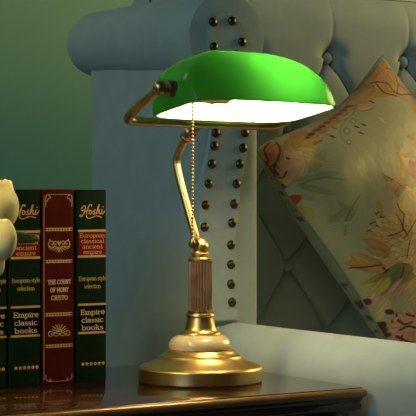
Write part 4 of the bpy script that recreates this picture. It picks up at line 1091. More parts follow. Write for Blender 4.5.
for (u, v) in ((X0 + 0.040, Y0 + 0.040), (X1 - 0.040, Y0 + 0.040), (X1 - 0.040, Y1 - 0.040), (X0 + 0.040, Y1 - 0.040)):
    mb = MB()
    prof = [(0.020, 0.0), (0.024, 0.010), (0.022, 0.022), (0.011, 0.040), (0.0135, 0.20), (0.018, 0.36), (0.013, 0.385), (0.023, 0.40), (0.023, 0.412), (0.016, 0.425), (0.026, 0.47), (0.031, 0.51), (0.029, 0.545), (0.024, 0.558), (0.030, 0.564), (0.030, 0.577)]
    mb.lathe(prof, 32, Matrix.Translation((u, v, 0)))
    lg = part('leg', mb, M_wood, table, TORG)
    # carved beads round the knee
    mb = MB()
    for k in range(14):
        a = 2 * PI * k / 14
        mb.ball((u + 0.0295 * math.cos(a), v + 0.0295 * math.sin(a), 0.522), 0.0065, 10, 8, sc=(1, 1, 2.0))
    c = part('carved_band', mb, M_wood, table, TORG)
    c.parent = lg

# ------------------------------------------------------------------ lettering drawn as pen strokes (x-height 1, capitals 1.45)
def arc(cx, cy, rx, ry, a0, a1, n=9):
    return [(cx + rx * math.cos(math.radians(a0 + (a1 - a0) * i / (n - 1))), cy + ry * math.sin(math.radians(a0 + (a1 - a0) * i / (n - 1)))) for i in range(n)]
def stem(x, y0, y1, s0=1, s1=1, w=0.17):
    out = [[(x, y0), (x, y1)]]
    if s0: out.append([(x - w, y0), (x + w, y0)])
    if s1: out.append([(x - (w if s1 == 1 else w), y1), (x + (w if s1 == 1 else 0.02), y1)])
    return out
G = {
 'a': (0.86, [arc(0.34, 0.30, 0.27, 0.30, 0, 360, 14), arc(0.36, 0.70, 0.28, 0.30, 160, 0, 8) + [(0.64, 0.10)], [(0.64, 0.08), (0.82, 0.02)]]),
 'b': (0.92, [arc(0.46, 0.48, 0.32, 0.48, -160, 160, 14)] + stem(0.16, 0.03, 1.5, 0, 2)),
 'c': (0.78, [arc(0.42, 0.50, 0.33, 0.50, 48, 320, 14)]),
 'e': (0.82, [[(0.10, 0.52), (0.72, 0.52)] + arc(0.41, 0.50, 0.32, 0.50, 5, 318, 14)]),
 'f': (0.56, stem(0.24, 0, 1.1, 1, 0) + [arc(0.46, 1.15, 0.22, 0.33, 180, 40, 7), [(0.06, 0.98), (0.48, 0.98)]]),
 'i': (0.46, stem(0.23, 0, 0.97, 1, 2) + [[(0.20, 1.32), (0.26, 1.32)]]),
 'k': (0.92, stem(0.20, 0, 1.5, 1, 2) + [[(0.24, 0.42), (0.72, 0.97)], [(0.40, 0.60), (0.80, 0.0)], [(0.62, 0), (0.92, 0)]]),
 'l': (0.46, stem(0.23, 0, 1.5, 1, 2)),
 'm': (1.32, stem(0.20, 0, 0.97, 1, 2) + stem(0.66, 0, 0.62, 1, 0) + stem(1.12, 0, 0.62, 1, 0) + [arc(0.43, 0.62, 0.23, 0.34, 180, 0, 8), arc(0.89, 0.62, 0.23, 0.34, 180, 0, 8)]),
 'n': (0.94, stem(0.20, 0, 0.97, 1, 2) + stem(0.72, 0, 0.62, 1, 0) + [arc(0.46, 0.62, 0.26, 0.35, 180, 0, 8)]),
 'o': (0.90, [arc(0.45, 0.49, 0.34, 0.48, 0, 360, 16)]),
 'p': (0.94, stem(0.20, -0.48, 0.97, 1, 2) + [arc(0.50, 0.48, 0.32, 0.48, 160, -160, 14)]),
 'r': (0.70, stem(0.20, 0, 0.97, 1, 2) + [arc(0.46, 0.60, 0.26, 0.34, 175, 40, 7)]),
 's': (0.70, [arc(0.35, 0.73, 0.22, 0.23, 30, 250, 9) + arc(0.35, 0.26, 0.25, 0.25, 80, -150, 9)]),
 't': (0.56, [[(0.24, 1.28), (0.24, 0.25)] + arc(0.42, 0.24, 0.18, 0.22, 180, 320, 6), [(0.06, 0.97), (0.48, 0.97)]]),
 'u': (0.94, [[(0.22, 0.97), (0.22, 0.36)] + arc(0.46, 0.36, 0.24, 0.34, 180, 330, 8), [(0.06, 0.97), (0.22, 0.97)]] + stem(0.72, 0, 0.97, 0, 2)),
 'y': (0.90, [[(0.14, 0.97), (0.46, 0.08)], [(0.78, 0.97), (0.40, -0.25), (0.18, -0.46)], [(0.02, 0.97), (0.30, 0.97)], [(0.64, 0.97), (0.92, 0.97)]]),
 '-': (0.50, [[(0.08, 0.48), (0.42, 0.48)]]),
 ' ': (0.55, []),
 'C': (1.12, [arc(0.58, 0.72, 0.46, 0.73, 40, 320, 16)]),
 'E': (1.02, stem(0.24, 0, 1.45, 1, 1) + [[(0.24, 1.45), (0.86, 1.45), (0.90, 1.12)], [(0.24, 0), (0.88, 0), (0.94, 0.34)], [(0.24, 0.76), (0.66, 0.76)], [(0.66, 0.92), (0.66, 0.60)]]),
 'F': (0.96, stem(0.24, 0, 1.45, 1, 1) + [[(0.24, 1.45), (0.86, 1.45), (0.90, 1.12)], [(0.24, 0.76), (0.66, 0.76)], [(0.66, 0.92), (0.66, 0.60)]]),
 'H': (1.22, stem(0.26, 0, 1.45) + stem(0.96, 0, 1.45) + [[(0.26, 0.76), (0.96, 0.76)]]),
 'I': (0.58, stem(0.29, 0, 1.45)),
 'M': (1.46, stem(0.26, 0, 1.45) + stem(1.20, 0, 1.45) + [[(0.26, 1.45), (0.73, 0.25), (1.20, 1.45)]]),
 'N': (1.24, stem(0.24, 0, 1.45) + stem(1.00, 0, 1.45, 0, 1) + [[(0.24, 1.45), (1.00, 0.0)]]),
 'O': (1.18, [arc(0.59, 0.72, 0.46, 0.73, 0, 360, 18)]),
 'R': (1.10, stem(0.24, 0, 1.45) + [[(0.24, 1.45), (0.55, 1.45)] + arc(0.55, 1.10, 0.30, 0.35, 90, -90, 8) + [(0.24, 0.75)], [(0.52, 0.74), (0.96, 0.0)], [(0.84, 0), (1.08, 0)]]),
 'S': (0.92, [arc(0.46, 1.07, 0.30, 0.38, 25, 250, 9) + arc(0.46, 0.38, 0.34, 0.38, 80, -155, 9)]),
 'T': (1.06, stem(0.53, 0, 1.45, 1, 0) + [[(0.08, 1.12), (0.10, 1.45), (0.96, 1.45), (0.98, 1.12)]]),
 'U': (1.18, [[(0.26, 1.45), (0.26, 0.50)] + arc(0.60, 0.50, 0.34, 0.50, 180, 360, 10) + [(0.94, 1.45)], [(0.08, 1.45), (0.44, 1.45)], [(0.78, 1.45), (1.10, 1.45)]]),
}
def pen(mb, pts, thick, thin, y, th=0.00022):
    """a flat ribbon along a stroke in the x-z plane at depth y; upright runs are thick, level runs thin"""
    n = len(pts)
    if n < 2: return
    vs = []; P = [np.array(p, float) for p in pts]
    for i in range(n):
        a = P[max(i - 1, 0)]; b = P[min(i + 1, n - 1)]
        t = b - a; L = np.linalg.norm(t) or 1e-9; t = t / L
        w = (thin + (thick - thin) * abs(t[1])) / 2
        nn = np.array((-t[1], t[0])) * w
        ext = t * (thin * 0.4) * (-1 if i == 0 else 1 if i == n - 1 else 0)
        q = P[i] + ext
        vs += [(q[0] + nn[0], y, q[1] + nn[1]), (q[0] - nn[0], y, q[1] - nn[1]), (q[0] + nn[0], y + th, q[1] + nn[1]), (q[0] - nn[0], y + th, q[1] - nn[1])]
    fs = []
    for i in range(n - 1):
        a, b = 4 * i, 4 * i + 4
        fs += [(a, a + 1, b + 1, b), (a + 2, b + 2, b + 3, a + 3), (a, b, b + 2, a + 2), (a + 1, a + 3, b + 3, b + 1)]
    fs += [(0, 2, 3, 1), (4 * n - 4, 4 * n - 3, 4 * n - 1, 4 * n - 2)]
    mb.add(vs, fs)
def text_line(mb, s, xc, z, width, xh, y, bold=1.0):
    """one line of capitals and small letters centred on xc with its baseline at z"""
    tot = sum(G[c][0] for c in s); sx = width / tot
    x = xc - width / 2
    for c in s:
        adv, strokes = G[c]
        for stk in strokes:
            pen(mb, [(x + px * sx, z + pz * xh) for px, pz in stk], 0.23 * xh * bold, 0.13 * xh * bold, y)
        x += adv * sx

HOSHI = [  # the swash title: each stroke in a box 5 wide and 2.4 high
 [(0.10, 0.62), (-0.02, 0.40), (0.18, 0.28), (0.48, 0.50), (0.78, 1.05), (1.00, 1.72), (0.86, 1.98), (0.52, 1.84), (0.26, 1.44), (0.40, 1.22), (0.72, 1.30)],
 [(2.10, 1.92), (2.20, 2.12), (1.92, 2.18), (1.62, 1.86), (1.36, 1.24), (1.20, 0.66), (1.26, 0.22), (1.60, 0.02), (2.20, 0.14), (2.90, 0.36), (3.50, 0.34), (4.10, 0.16)],
 [(0.72, 1.10), (1.30, 1.20), (1.72, 1.34)],
 [(1.98, 0.66), (1.72, 0.74), (1.74, 1.10), (2.02, 1.28), (2.20, 1.06), (2.10, 0.76), (1.98, 0.66)], [(2.18, 1.16), (2.42, 1.10)],
 [(2.42, 0.78), (2.64, 0.64), (2.80, 0.82), (2.62, 1.08), (2.74, 1.36), (2.92, 1.30)],
 [(3.02, 0.66), (3.24, 1.30), (3.52, 2.10), (3.64, 2.02), (3.40, 1.40), (3.14, 0.70)], [(3.26, 1.00), (3.50, 1.34), (3.66, 1.26), (3.60, 0.86), (3.72, 0.66), (3.92, 0.84)],
 [(4.20, 1.40), (4.08, 0.96), (4.14, 0.70), (4.36, 0.76), (4.72, 1.20)], [(4.36, 1.74), (4.42, 1.82)]]
SCROLL = [  # half of the red book's scrolled ornament, mirrored about x = 0
 [(0.0, -0.55), (0.30, -0.42), (0.72, -0.30), (1.20, -0.42), (1.52, -0.12), (1.46, 0.28), (1.12, 0.42), (0.84, 0.22), (0.92, -0.04), (1.16, 0.02)],
 [(0.0, -0.20), (0.24, 0.18), (0.52, 0.40), (0.78, 0.22), (0.62, -0.06), (0.42, 0.06)],
 [(0.0, -0.60), (0.12, -1.05)], [(0.10, -0.55), (0.46, -0.95)], [(0.30, -0.50), (0.86, -0.80)], [(0.0, 0.10), (0.16, 0.36)], [(0.62, -0.36), (1.16, -0.66)], [(1.2, 0.42), (1.36, 0.60)], [(1.50, -0.30), (1.30, -0.56)]]
FAN = [
 [(0.0, 0.0), (0.0, 0.95)], [(0.06, 0.0), (0.36, 0.84)], [(0.14, -0.02), (0.72, 0.62)], [(0.22, -0.08), (1.00, 0.36)],
 [(0.0, -0.45), (0.40, -0.20), (0.84, -0.08), (1.26, 0.06), (1.56, -0.14), (1.50, -0.52), (1.18, -0.62), (1.00, -0.40), (1.14, -0.24)],
 [(0.0, -0.30), (0.30, -0.58), (0.66, -0.60), (0.84, -0.36), (0.62, -0.22)], [(0.34, 0.78), (0.50, 0.94)], [(0.70, 0.60), (0.92, 0.70)]]

# ------------------------------------------------------------------ books
BK0 = (1.997 * math.sin(TH) - 0.1175 * math.cos(TH), 1.997 * math.cos(TH) + 0.1175 * math.sin(TH))   # foot of the end spine, lamp side
SPV = BK0[1]
H = 0.2183; BW = 0.0402; BD = 0.140
def book(name, label, u1, w, kind, hh=H):
    """spine towards the room; local x across the spine, y into the book, z up; origin at the middle of the spine's foot"""
    r = thing(name, label, 'book', W(u1 - w / 2, SPV, TZ), TH, 'gilt-banded books standing in a row on the side table')
    cloth = M_bred if kind == 'red' else M_bgreen
    h = w / 2
    mb = MB()
    tb = 0.0028
    def slab(x0, x1, y0, y1, bev=0.0012): mb.box((x0, y0, 0), (x1, y1, hh), bev)
    # spine with softly rounded corners, two boards set back behind hinge grooves
    sec = []
    for z, ins in ((0, 0.0008), (0.0008, 0), (hh - 0.0008, 0), (hh, 0.0008)):
        s = [(-h + 0.0012 + ins, 0.0046, z), (-h + 0.0007 + ins, 0.0022, z), (-h + 0.0018 + ins, 0.0006 + ins, z), (-h + 0.004 + ins, ins, z), (h - 0.004 - ins, ins, z), (h - 0.0018 - ins, 0.0006 + ins, z), (h - 0.0007 - ins, 0.0022, z), (h - 0.0012 - ins, 0.0046, z)]
        sec.append(s)
    mb.loft(sec)
    slab(-h + 0.0002, -h + 0.0002 + tb, 0.0075, BD); slab(h - 0.0002 - tb, h - 0.0002, 0.0075, BD)
    for sx in (-1, 1):
        xa, xb = sorted((sx * (h - 0.0022), sx * (h - 0.0032)))
        mb.box((xa, 0.003, 0.001), (xb, 0.0085, hh - 0.001))
    part('cover', mb, cloth, r, sharp=40)
    mb = MB(); mb.box((-h + 0.0034, 0.006, 0.003), (h - 0.0034, BD - 0.004, hh - 0.003))
    part('page_block', mb, M_paper, r)
    F = -0.00012                      # printing lies on the spine's face
    def zz(y): return 0.2183 + (190.3 - y) / 881.0      # height of a mark
    def bar(mbx, y0, y1, x0=-h + 0.0030, x1=h - 0.0022, t=0.00014):
        mbx.box((x0, F - t + 0.00012, zz(y1)), (x1, 0.0004, zz(y0)))
    if kind == 'green':
        mb = MB(); bar(mb, 232, 256.5); part('red_label', mb, M_redlabel, r)
        mb = MB(); bar(mb, 306, 332.5); part('black_label', mb, M_blacklabel, r)
        for a, b in ((230.2, 232.4), (255.8, 258.0), (303.9, 306.0), (332.2, 334.3)):
            mb = MB(); bar(mb, a, b, -h + 0.0026, h - 0.0016, 0.0002)
            part('gilt_band', mb, M_gilt, r, smooth=False)
        mb = MB()
        for s in HOSHI:
            P = spline(s, 5)
            pen(mb, [((x - 2.35) * 0.0068 + 0.0008, zz(219) + z * 0.0073) for x, z in P], 0.00125, 0.0008, F - 0.0001)
        part('title_lettering', mb, M_gilt_orange, r)
        mb = MB()
        for s, y, wd in (('European', 238.0, 0.0340), ('classical', 243.5, 0.0300), ('ancient', 249.0, 0.0260), ('empire', 254.4, 0.0240)):
            text_line(mb, s, 0.0008, zz(y), wd, 0.0031, F - 0.0003)
        part('label_lettering', mb, M_gilt_orange, r)
        mb = MB()
        text_line(mb, 'European-style', 0.0008, zz(281.0), 0.0350, 0.0032, F - 0.0001, 0.85); text_line(mb, 'selection', 0.0008, zz(288.8), 0.0215, 0.0032, F - 0.0001, 0.85)
        part('subtitle_lettering', mb, M_gilt, r)
        mb = MB()
        for s, y, wd in (('Empire', 315.0, 0.0315), ('classic', 322.8, 0.0285), ('books', 330.4, 0.0280)):
            text_line(mb, s, 0.0008, zz(y), wd, 0.0037, F - 0.0003, 1.1)
        part('series_lettering', mb, M_gilt_pale, r)
        mb = MB()
        for k in range(6):
            x = (k - 2.4) * 0.0052 + 0.001; z0 = zz(364.5)
            for q in range(5):
                a = 2 * PI * q / 5 + 0.3
                mb.ball((x + 0.0012 * math.cos(a), F, z0 + 0.0012 * math.sin(a)), 0.0009, 8, 6, sc=(1, 0.2, 1))
        part('rosette_row', mb, M_gilt_orange, r)
    else:
        for a, b in ((228.0, 231.2), (259.6, 262.6), (311.8, 315.2), (343.0, 346.2)):
            t = (b - a) / 3.2; mb = MB()
            bar(mb, a, a + t, -h + 0.0040, h - 0.0036, 0.0002); bar(mb, b - t, b, -h + 0.0040, h - 0.0036, 0.0002)
            for k in range(9):
                x = -h + 0.0052 + k * (BW - 0.0090) / 9
                mb.box((x, F - 0.0001, zz(b - t * 1.1)), (x + 0.0016, 0.0004, zz(a + t * 1.1)))
            part('gilt_band', mb, M_gilt, r, smooth=False)
        mb = MB()
        for s in SCROLL:
            for sx in (-1, 1):
                pen(mb, [(sx * x * 0.0088 + 0.0003, zz(244.0) + z * 0.0084) for x, z in spline(s, 5)], 0.0010, 0.00085, F - 0.0001)
        part('scroll_ornament', mb, M_gilt, r)
        mb = MB()
        for s in FAN:
            for sx in (-1, 1):
                pen(mb, [(sx * x * 0.0086 + 0.0003, zz(330.5) + z * 0.0080) for x, z in spline(s, 5)], 0.0010, 0.00085, F - 0.0001)
        part('fan_ornament', mb, M_gilt, r)
        mb = MB()
        for s, y, wd in (('THE COUNT', 283.6, 0.0295), ('OF MONT', 291.4, 0.0230), ('CRISTO', 299.2, 0.0205)):
            text_line(mb, s, 0.0006, zz(y), wd, 0.0033, F - 0.0001, 1.0)
        part('title_lettering', mb, M_gilt_pale, r)
        mb = MB()
        pen(mb, [(-h + 0.0020, zz(196)), (-h + 0.0020, zz(378))], 0.0006, 0.0006, F)
        pen(mb, [(-h + 0.0075, zz(195)), (h - 0.0075, zz(195))], 0.0006, 0.0006, F)
        for sx in (-1, 1):
            pen(mb, [(sx * x, zz(y)) for x, y in spline([(h - 0.0042, 207), (h - 0.0042, 198), (h - 0.0055, 195.5), (h - 0.0085, 196), (h - 0.0100, 198.5), (h - 0.0075, 199), (h - 0.0055, 202)], 5)], 0.0009, 0.0009, F)
            pen(mb, [(sx * x, zz(y)) for x, y in spline([(h - 0.0042, 373), (h - 0.0046, 377), (h - 0.0080, 379), (h - 0.0110, 378.2), (h - 0.0090, 376.6)], 5)], 0.0007, 0.0007, F)
        pen(mb, [(-h + 0.0085, zz(379.6)), (h - 0.0085, zz(379.6))], 0.0005, 0.0005, F)
        part('gilt_border', mb, M_gilt, r)
    return r
u = BK0[0] + 0.0030
g = 0.0013
book('book', 'dark green gilt-banded book at the row end between red book and lamp', u, BW, 'green')
book('book', 'dark red gilt-banded book with scroll ornaments, only red one in the row', u - (BW + g), 0.0414, 'red', 0.2188)
book('book', 'dark green gilt book next to the red one, partly covered by the cream rose', u - (BW + 0.0414 + 2 * g), BW, 'green')
book('book', 'dark green book farther than all others from the lamp, mostly behind the rose', u - (2 * BW + 0.0414 + 3 * g), BW, 'green')

# ------------------------------------------------------------------ banker's lamp
LROT = math.radians(42)
LC = (2.0 * (200.3 - 208) / FPX, 2.0)
lamp = thing('desk_lamp', "brass banker's lamp with a green glass shade, lit, on the side table", 'lamp', (LC[0], LC[1], TZ), LROT)
mb = MB()
mb.lathe([(0.0, 0.0), (0.0700, 0.0), (0.0714, 0.0012), (0.0717, 0.004), (0.0714, 0.0150), (0.0704, 0.0166), (0.0690, 0.0176), (0.0660, 0.0188), (0.0600, 0.0205), (0.0545, 0.0228), (0.0500, 0.0258), (0.0475, 0.0282), (0.0468, 0.0292), (0.0440, 0.0302), (0.0415, 0.0318), (0.0395, 0.0340), (0.0385, 0.0352), (0.0372, 0.0358), (0.0, 0.0358)], 96)
part('base', mb, M_brass, lamp, sharp=30)
mb = MB()
mb.lathe([(0.0, 0.0350), (0.0330, 0.0350), (0.0356, 0.0368), (0.0364, 0.0400), (0.0357, 0.0440), (0.0335, 0.0478), (0.0300, 0.0508), (0.0255, 0.0526), (0.0215, 0.0532), (0.0, 0.0532)], 64)
part('stone_ring', mb, M_onyx, lamp)
mb = MB()
mb.lathe([(0.0, 0.0526), (0.0235, 0.0526), (0.0240, 0.0540), (0.0234, 0.0556), (0.0205, 0.0568), (0.0188, 0.0585), (0.0176, 0.0620), (0.0163, 0.0665), (0.0152, 0.0705), (0.0147, 0.0725), (0.0160, 0.0733), (0.0166, 0.0748), (0.0160, 0.0766), (0.0146, 0.0774), (0.0150, 0.0790), (0.0152, 0.0806), (0.0, 0.0806)], 64)
part('stem_cup', mb, M_brass, lamp)
mb = MB()
mb.lathe([(0.0136, 0.0800), (0.0136, 0.0815), (0.0138, 0.0825), (0.0138, 0.1365), (0.0136, 0.1375)], 240, flute=(24, 0.0022))
part('fluted_column', mb, M_copper, lamp, sharp=80)
mb = MB()
mb.lathe([(0.0, 0.1366), (0.0134, 0.1366), (0.0142, 0.1374), (0.0142, 0.1392), (0.0132, 0.1400), (0.0108, 0.1404), (0.0098, 0.1414), (0.0098, 0.1432), (0.0104, 0.1440), (0.0104, 0.1456), (0.0092, 0.1464), (0.0086, 0.1480), (0.0, 0.1480)], 48)
part('column_cap', mb, M_brass, lamp)
mb = MB()
mb.tube(spline([(0, -0.001, 0.1462), (0, -0.0012, 0.1515), (0, 0.0012, 0.1562), (0, 0.0055, 0.1585), (0, 0.0085, 0.161)], 6), [0.0080] * 12 + [0.0080 - 0.0002 * k for k in range(13)], 24)
mb.ball((0, -0.0012, 0.1525), 0.0088, 24, 16)
part('elbow_joint', mb, M_brass, lamp, sharp=60)
mb = MB()
RX = Matrix.Translation((-0.0075, 0.0020, 0.1570)) @ Vector((-0.669, -0.743, 0.0)).to_track_quat('Z', 'Y').to_matrix().to_4x4()
mb.lathe([(0.0, -0.004), (0.0032, -0.004), (0.0032, 0.0), (0.0062, 0.0006), (0.0066, 0.002), (0.0066, 0.005), (0.0056, 0.0066), (0.0, 0.007)], 24, RX)
part('thumb_screw', mb, M_antique, lamp)
NK = [(0, 0.0075, 0.1590), (0, 0.0090, 0.1660), (0, 0.0150, 0.1800), (0, 0.0230, 0.1990), (0, 0.0330, 0.2230), (0, 0.0395, 0.2410), (0, 0.0415, 0.2510), (0, 0.0385, 0.2600), (0, 0.0310, 0.2700), (0, 0.0230, 0.2790)]
mb = MB(); P = spline(NK, 6); mb.tube(P, 0.0046, 20)
part('neck', mb, M_brass, lamp, sharp=60)
d = (Vector((0, 0.0045, 0.2965)) - Vector((0, 0.0250, 0.2770))).normalized()
RN = Matrix.Translation((0, 0.0255, 0.2765)) @ d.to_track_quat('Z', 'Y').to_matrix().to_4x4() @ Matrix.Scale(1.13, 4)
mb = MB()
mb.lathe([(0.0, 0.0), (0.0064, 0.0), (0.0072, 0.0012), (0.0072, 0.0032), (0.0062, 0.0044), (0.0062, 0.0095), (0.0072, 0.0105), (0.0078, 0.0120), (0.0072, 0.0136), (0.0064, 0.0146), (0.0072, 0.0158), (0.0072, 0.0180), (0.0060, 0.0200), (0.0052, 0.0265), (0.0, 0.0265)], 28, RN)
part('neck_collar', mb, M_antique, lamp)
# yoke: a bar behind the shade whose ends turn forward to the pivots
BX, BZ_, PY, PZ = 0.1185, 0.2935, -0.068, 0.327
half = [(0, -0.005, BZ_), (0.050, -0.005, BZ_), (BX - 0.024, -0.005, BZ_), (BX - 0.010, -0.007, BZ_ + 0.0005), (BX - 0.001, -0.013, BZ_ + 0.003), (BX + 0.0015, -0.023, BZ_ + 0.0085), (BX + 0.001, -0.040, BZ_ + 0.0185), (BX, PY + 0.004, PZ - 0.002), (BX - 0.001, PY, PZ)]
yp = spline([(-x, y, z) for x, y, z in reversed(half[1:])] + half, 7)
mb = MB(); mb.tube(yp, 0.0051, 20)
part('yoke', mb, M_antique, lamp, sharp=60)
SCX, SA, SB, SCY = 0.0070, 0.1105, 0.0490, -0.070
for sx in (-1, 1):
    mb = MB()
    R = Matrix.Translation((sx * (BX - 0.001), PY, PZ)) @ Matrix.Rotation(-sx * PI / 2, 4, 'Y')
    mb.ball((sx * BX, PY, PZ), 0.0078, 24, 16)
    mb.lathe([(0.0, 0.004), (0.0050, 0.004), (0.0052, 0.0075), (0.0076, 0.0082), (0.0084, 0.0095), (0.0084, 0.0115), (0.0076, 0.0125), (0.0080, 0.0135), (0.0090, 0.0150), (0.0090, 0.0172), (0.0070, 0.0240), (0.0, 0.0240)], 28, R)
    part('pivot_knob', mb, M_antique, lamp)
# shade: a half barrel of cased glass, tipped so that its mouth faces the room
TILT = math.radians(11)
def shade_pt(th, ph, a, b, h):
    c, s = math.cos(th), math.sin(th)
    E = 0.36
    pw = lambda q, e: math.copysign(abs(q) ** e, q)
    cp = math.cos(ph); sp = math.sin(ph)
    x = a * pw(c, E) * pw(cp, 0.80); y = b * pw(s, E) * pw(cp, 0.95); z = h * pw(sp, 0.86)
    y += 0.012 * sp * (b / 0.049)
    return Vector((x, y, z))
SM = Matrix.Translation((SCX, SCY, 0.3055)) @ Matrix.Rotation(-TILT, 4, 'X')
def shade_mesh(a, b, h, flip, a2, b2, h2):
    mb = MB(); nt_, np_ = 112, 30
    vs = []
    for i in range(np_):
        for k in range(nt_):
            vs.append(shade_pt(2 * PI * k / nt_, PI / 2 * i / np_, a, b, h))
    vs.append(Vector((0, 0, h)))
    fs = []
    for i in range(np_ - 1):
        for k in range(nt_):
            l = (k + 1) % nt_
            f = (i * nt_ + k, i * nt_ + l, (i + 1) * nt_ + l, (i + 1) * nt_ + k)
            fs.append(tuple(reversed(f)) if flip else f)
    tp = np_ * nt_
    for k in range(nt_):
        l = (k + 1) % nt_
        f = ((np_ - 1) * nt_ + k, (np_ - 1) * nt_ + l, tp)
        fs.append(tuple(reversed(f)) if flip else f)
    if not flip:                      # the ground rim belongs to the outer glass
        n0 = len(vs)
        for k in range(nt_): vs.append(shade_pt(2 * PI * k / nt_, 0, a2, b2, h2))
        for k in range(nt_):
            l = (k + 1) % nt_
            fs.append((k, n0 + k, n0 + l, l))
    mb.add(vs, fs, SM)
    return mb
sh = part('shade', shade_mesh(SA, SB, 0.0710, False, SA - 0.003, SB - 0.003, 0.0680), M_shade, lamp, sharp=70)
ln = part('white_lining', shade_mesh(SA - 0.003, SB - 0.003, 0.0680, True, 0, 0, 0), M_opal, lamp, sharp=70)
ln.parent = sh
# socket with its chain switch, bulb
mb = MB()
RS = Matrix.Translation((-0.076, -0.068, 0.3265)) @ Matrix.Rotation(PI / 2, 4, 'Y')
mb.lathe([(0.0, 0.0), (0.0080, 0.0), (0.0120, 0.004), (0.0135, 0.008), (0.0135, 0.030), (0.0145, 0.031), (0.0145, 0.034), (0.0138, 0.036), (0.0138, 0.052), (0.0125, 0.054), (0.0, 0.054)], 32, RS)
mb.tube([(-0.112, -0.068, 0.3268), (-0.080, -0.068, 0.3265)], 0.004, 12)
so = part('bulb_socket', mb, M_brass, lamp)
mb = MB()
mb.tube(spline([(-0.0740, -0.072, 0.3170), (-0.0765, -0.0745, 0.3150), (-0.0785, -0.0755, 0.3140), (-0.0790, -0.0760, 0.3120)], 4), 0.0022, 10)
o = part('chain_switch', mb, M_brass, lamp); o.parent = so
mb = MB()
RB = Matrix.Translation((-0.006, -0.068, 0.3280)) @ Matrix.Rotation(PI / 2, 4, 'Y')
mb.lathe([(0.0, 0.0), (0.0110, 0.0), (0.0115, 0.008), (0.0150, 0.018), (0.0175, 0.030), (0.0175, 0.075), (0.0150, 0.085), (0.0085, 0.092), (0.0, 0.094)], 20, RB)
part('bulb', mb, M_bulb, lamp)
# pull chain
mb = MB()
cx_, cy_ = -0.0490, -0.0455
zt, zb = 0.3115, 0.1640
n = 38
for k in range(n):
    z = zt + (zb - zt) * k / (n - 1)
    mb.ball((-0.0790, -0.0760, z), 0.00145, 8, 6)
mb.tube([(-0.0790, -0.0760, zt + 0.002), (-0.0790, -0.0760, zb)], 0.0004, 6)
mb.lathe([(0.0, -0.0065), (0.0024, -0.006), (0.0030, -0.004), (0.0024, -0.001), (0.0010, 0.0015), (0.0, 0.002)], 14, Matrix.Translation((-0.0790, -0.0760, zb)))
part('pull_chain', mb, M_brass, lamp)

# ------------------------------------------------------------------ cream rose in a bud vase beside the books
def at(px, py, D): return Vector(((px - 208) * D / FPX, D, ZC + (190 - py) * D / FPX))
VX = Vector((-0.2490, 1.835, TZ))
vase = thing('bud_vase', 'slim white bud vase standing on the table before the books', 'vase', VX, TH)
mb = MB()
mb.lathe([(0.0, 0.0), (0.0135, 0.0), (0.0150, 0.003), (0.0168, 0.020), (0.0172, 0.040), (0.0140, 0.064), (0.0085, 0.085), (0.0066, 0.100), (0.0085, 0.112), (0.0070, 0.112), (0.0050, 0.100), (0.0, 0.098)], 40)
part('vase_body', mb, M_ceramic, vase)
RO = Vector((-0.2265, 1.83, 0.795))
rose = thing('cream_rose', 'big cream rose head with a drooping petal, in front of the dark green books', 'flower', VX + Vector((0, 0, 0.105)))
RB_ = VX + Vector((0, 0, 0.105))
def petal(c, r, ax, spread, rng, curl=0.0, name='petal'):
    """a cupped petal: part of an ellipsoid shell round c facing the direction ax (world), with a rolled lip"""
    mb = MB(); nu_, nv_ = 18, 16
    ax = Vector(ax).normalized(); up = Vector((0, 0, 1)); sd = up.cross(ax).normalized(); up = ax.cross(sd)
    vs = []
    for j in range(nv_ + 1):
        t = j / nv_
        el = math.radians(-78 + (78 + spread[1]) * t)
        half = math.radians(spread[0]) * (math.sin(PI * min(1, 0.12 + t * 0.72)) ** 0.7)
        for i in range(nu_ + 1):
            s = 2 * i / nu_ - 1
            az = half * s
            lip = max(0, (t - 0.80) / 0.20)
            R = 1 + curl * lip ** 2 + 0.025 * math.sin(5 * s + c[2] * 400) * t
            e2 = el - 0.18 * s * s * t
            p = ax * (math.cos(e2) * math.cos(az)) + sd * (math.cos(e2) * math.sin(az)) + up * math.sin(e2)
            q = Vector(c) + Vector((p.x * r[0], p.y * r[1], p.z * r[2])) * R
            vs.append(q - RB_)
    fs = [(j * (nu_ + 1) + i, j * (nu_ + 1) + i + 1, (j + 1) * (nu_ + 1) + i + 1, (j + 1) * (nu_ + 1) + i) for j in range(nv_) for i in range(nu_)]
    mb.add(vs, fs)
    o = part(name, mb, M_petal, rose, sharp=80)
    m = o.modifiers.new('thickness', 'SOLIDIFY'); m.thickness = 0.0011; m.offset = -1
    return o
rc = at(-5, 207, 1.83)
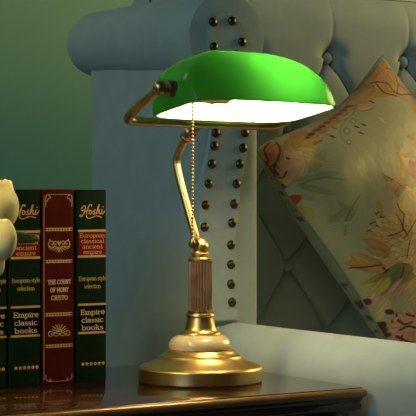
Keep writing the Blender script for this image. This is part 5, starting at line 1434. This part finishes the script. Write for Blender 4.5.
for az, r, dz, sp, cu in ((-95, .0235, -.001, (62, 56), .16), (-30, .0250, .000, (60, 62), .14), (35, .0245, .001, (62, 60), .16), (100, .024, .001, (64, 62), .14), (165, .0245, 0, (64, 60), .14), (225, .0235, 0, (62, 62), .14),
                          (-65, .0195, .004, (66, 72), .06), (0, .0200, .005, (66, 74), .06), (70, .019, .005, (66, 72), .06), (150, .019, .005, (66, 74), .06), (215, .019, .004, (66, 72), .06),
                          (-40, .0135, .009, (74, 78), .02), (80, .013, .010, (74, 80), .02), (190, .013, .009, (74, 78), .02)):
    a = math.radians(az)
    petal((rc.x, rc.y, rc.z + dz), (r, r, r * 1.12), (math.cos(a), math.sin(a), 0.05), sp, None, cu)
dc = at(1, 243, 1.80)
petal((dc.x, dc.y, dc.z + 0.004), (0.0165, 0.012, 0.0225), (0.40, -0.9, -0.1), (85, 66), None, 0.08)
petal((dc.x - 0.010, dc.y + 0.005, dc.z + 0.003), (0.0165, 0.013, 0.025), (-0.3, -0.9, -0.1), (80, 64), None, 0.08)
tc = at(0, 262, 1.805)
petal((tc.x, tc.y, tc.z), (0.0050, 0.0040, 0.0135), (0.4, -0.9, 0.0), (85, 60), None, 0.0)
mb = MB()
s0 = Vector((0, 0, -0.004)); s1 = at(-8, 240, 1.83) - RB_
mb.tube(spline([tuple(s0), tuple(s0 * 0.4 + s1 * 0.6 + Vector((-0.004, 0, -0.003))), tuple(s1), tuple(rc - RB_ + Vector((0, 0, -0.012)))], 6), 0.0018, 10)
part('stem', mb, M_leaf, rose)
mb = MB()
# leaf reaching out past the rose
lp0 = at(-2, 241, 1.835) - RB_; lp1 = at(38.5, 236, 1.845) - RB_
vs = []; n = 14
for i in range(n + 1):
    t = i / n; w = 0.0058 * (math.sin(PI * (0.12 + 0.80 * t)) ** 0.55)
    p = lp0.lerp(lp1, t) + Vector((0, 0, 0.0020 * math.sin(PI * t * 1.6)))
    for s in (-1, -0.5, 0, 0.5, 1):
        vs.append(p + Vector((0.0, -0.0022 * (1 - abs(s)) - 0.001, s * w)))
fs = [(i * 5 + k, i * 5 + k + 1, i * 5 + k + 6, i * 5 + k + 5) for i in range(n) for k in range(4)]
mb.add(vs, fs)
o = part('leaf', mb, M_leaf, rose, sharp=80)
m = o.modifiers.new('thickness', 'SOLIDIFY'); m.thickness = 0.0007
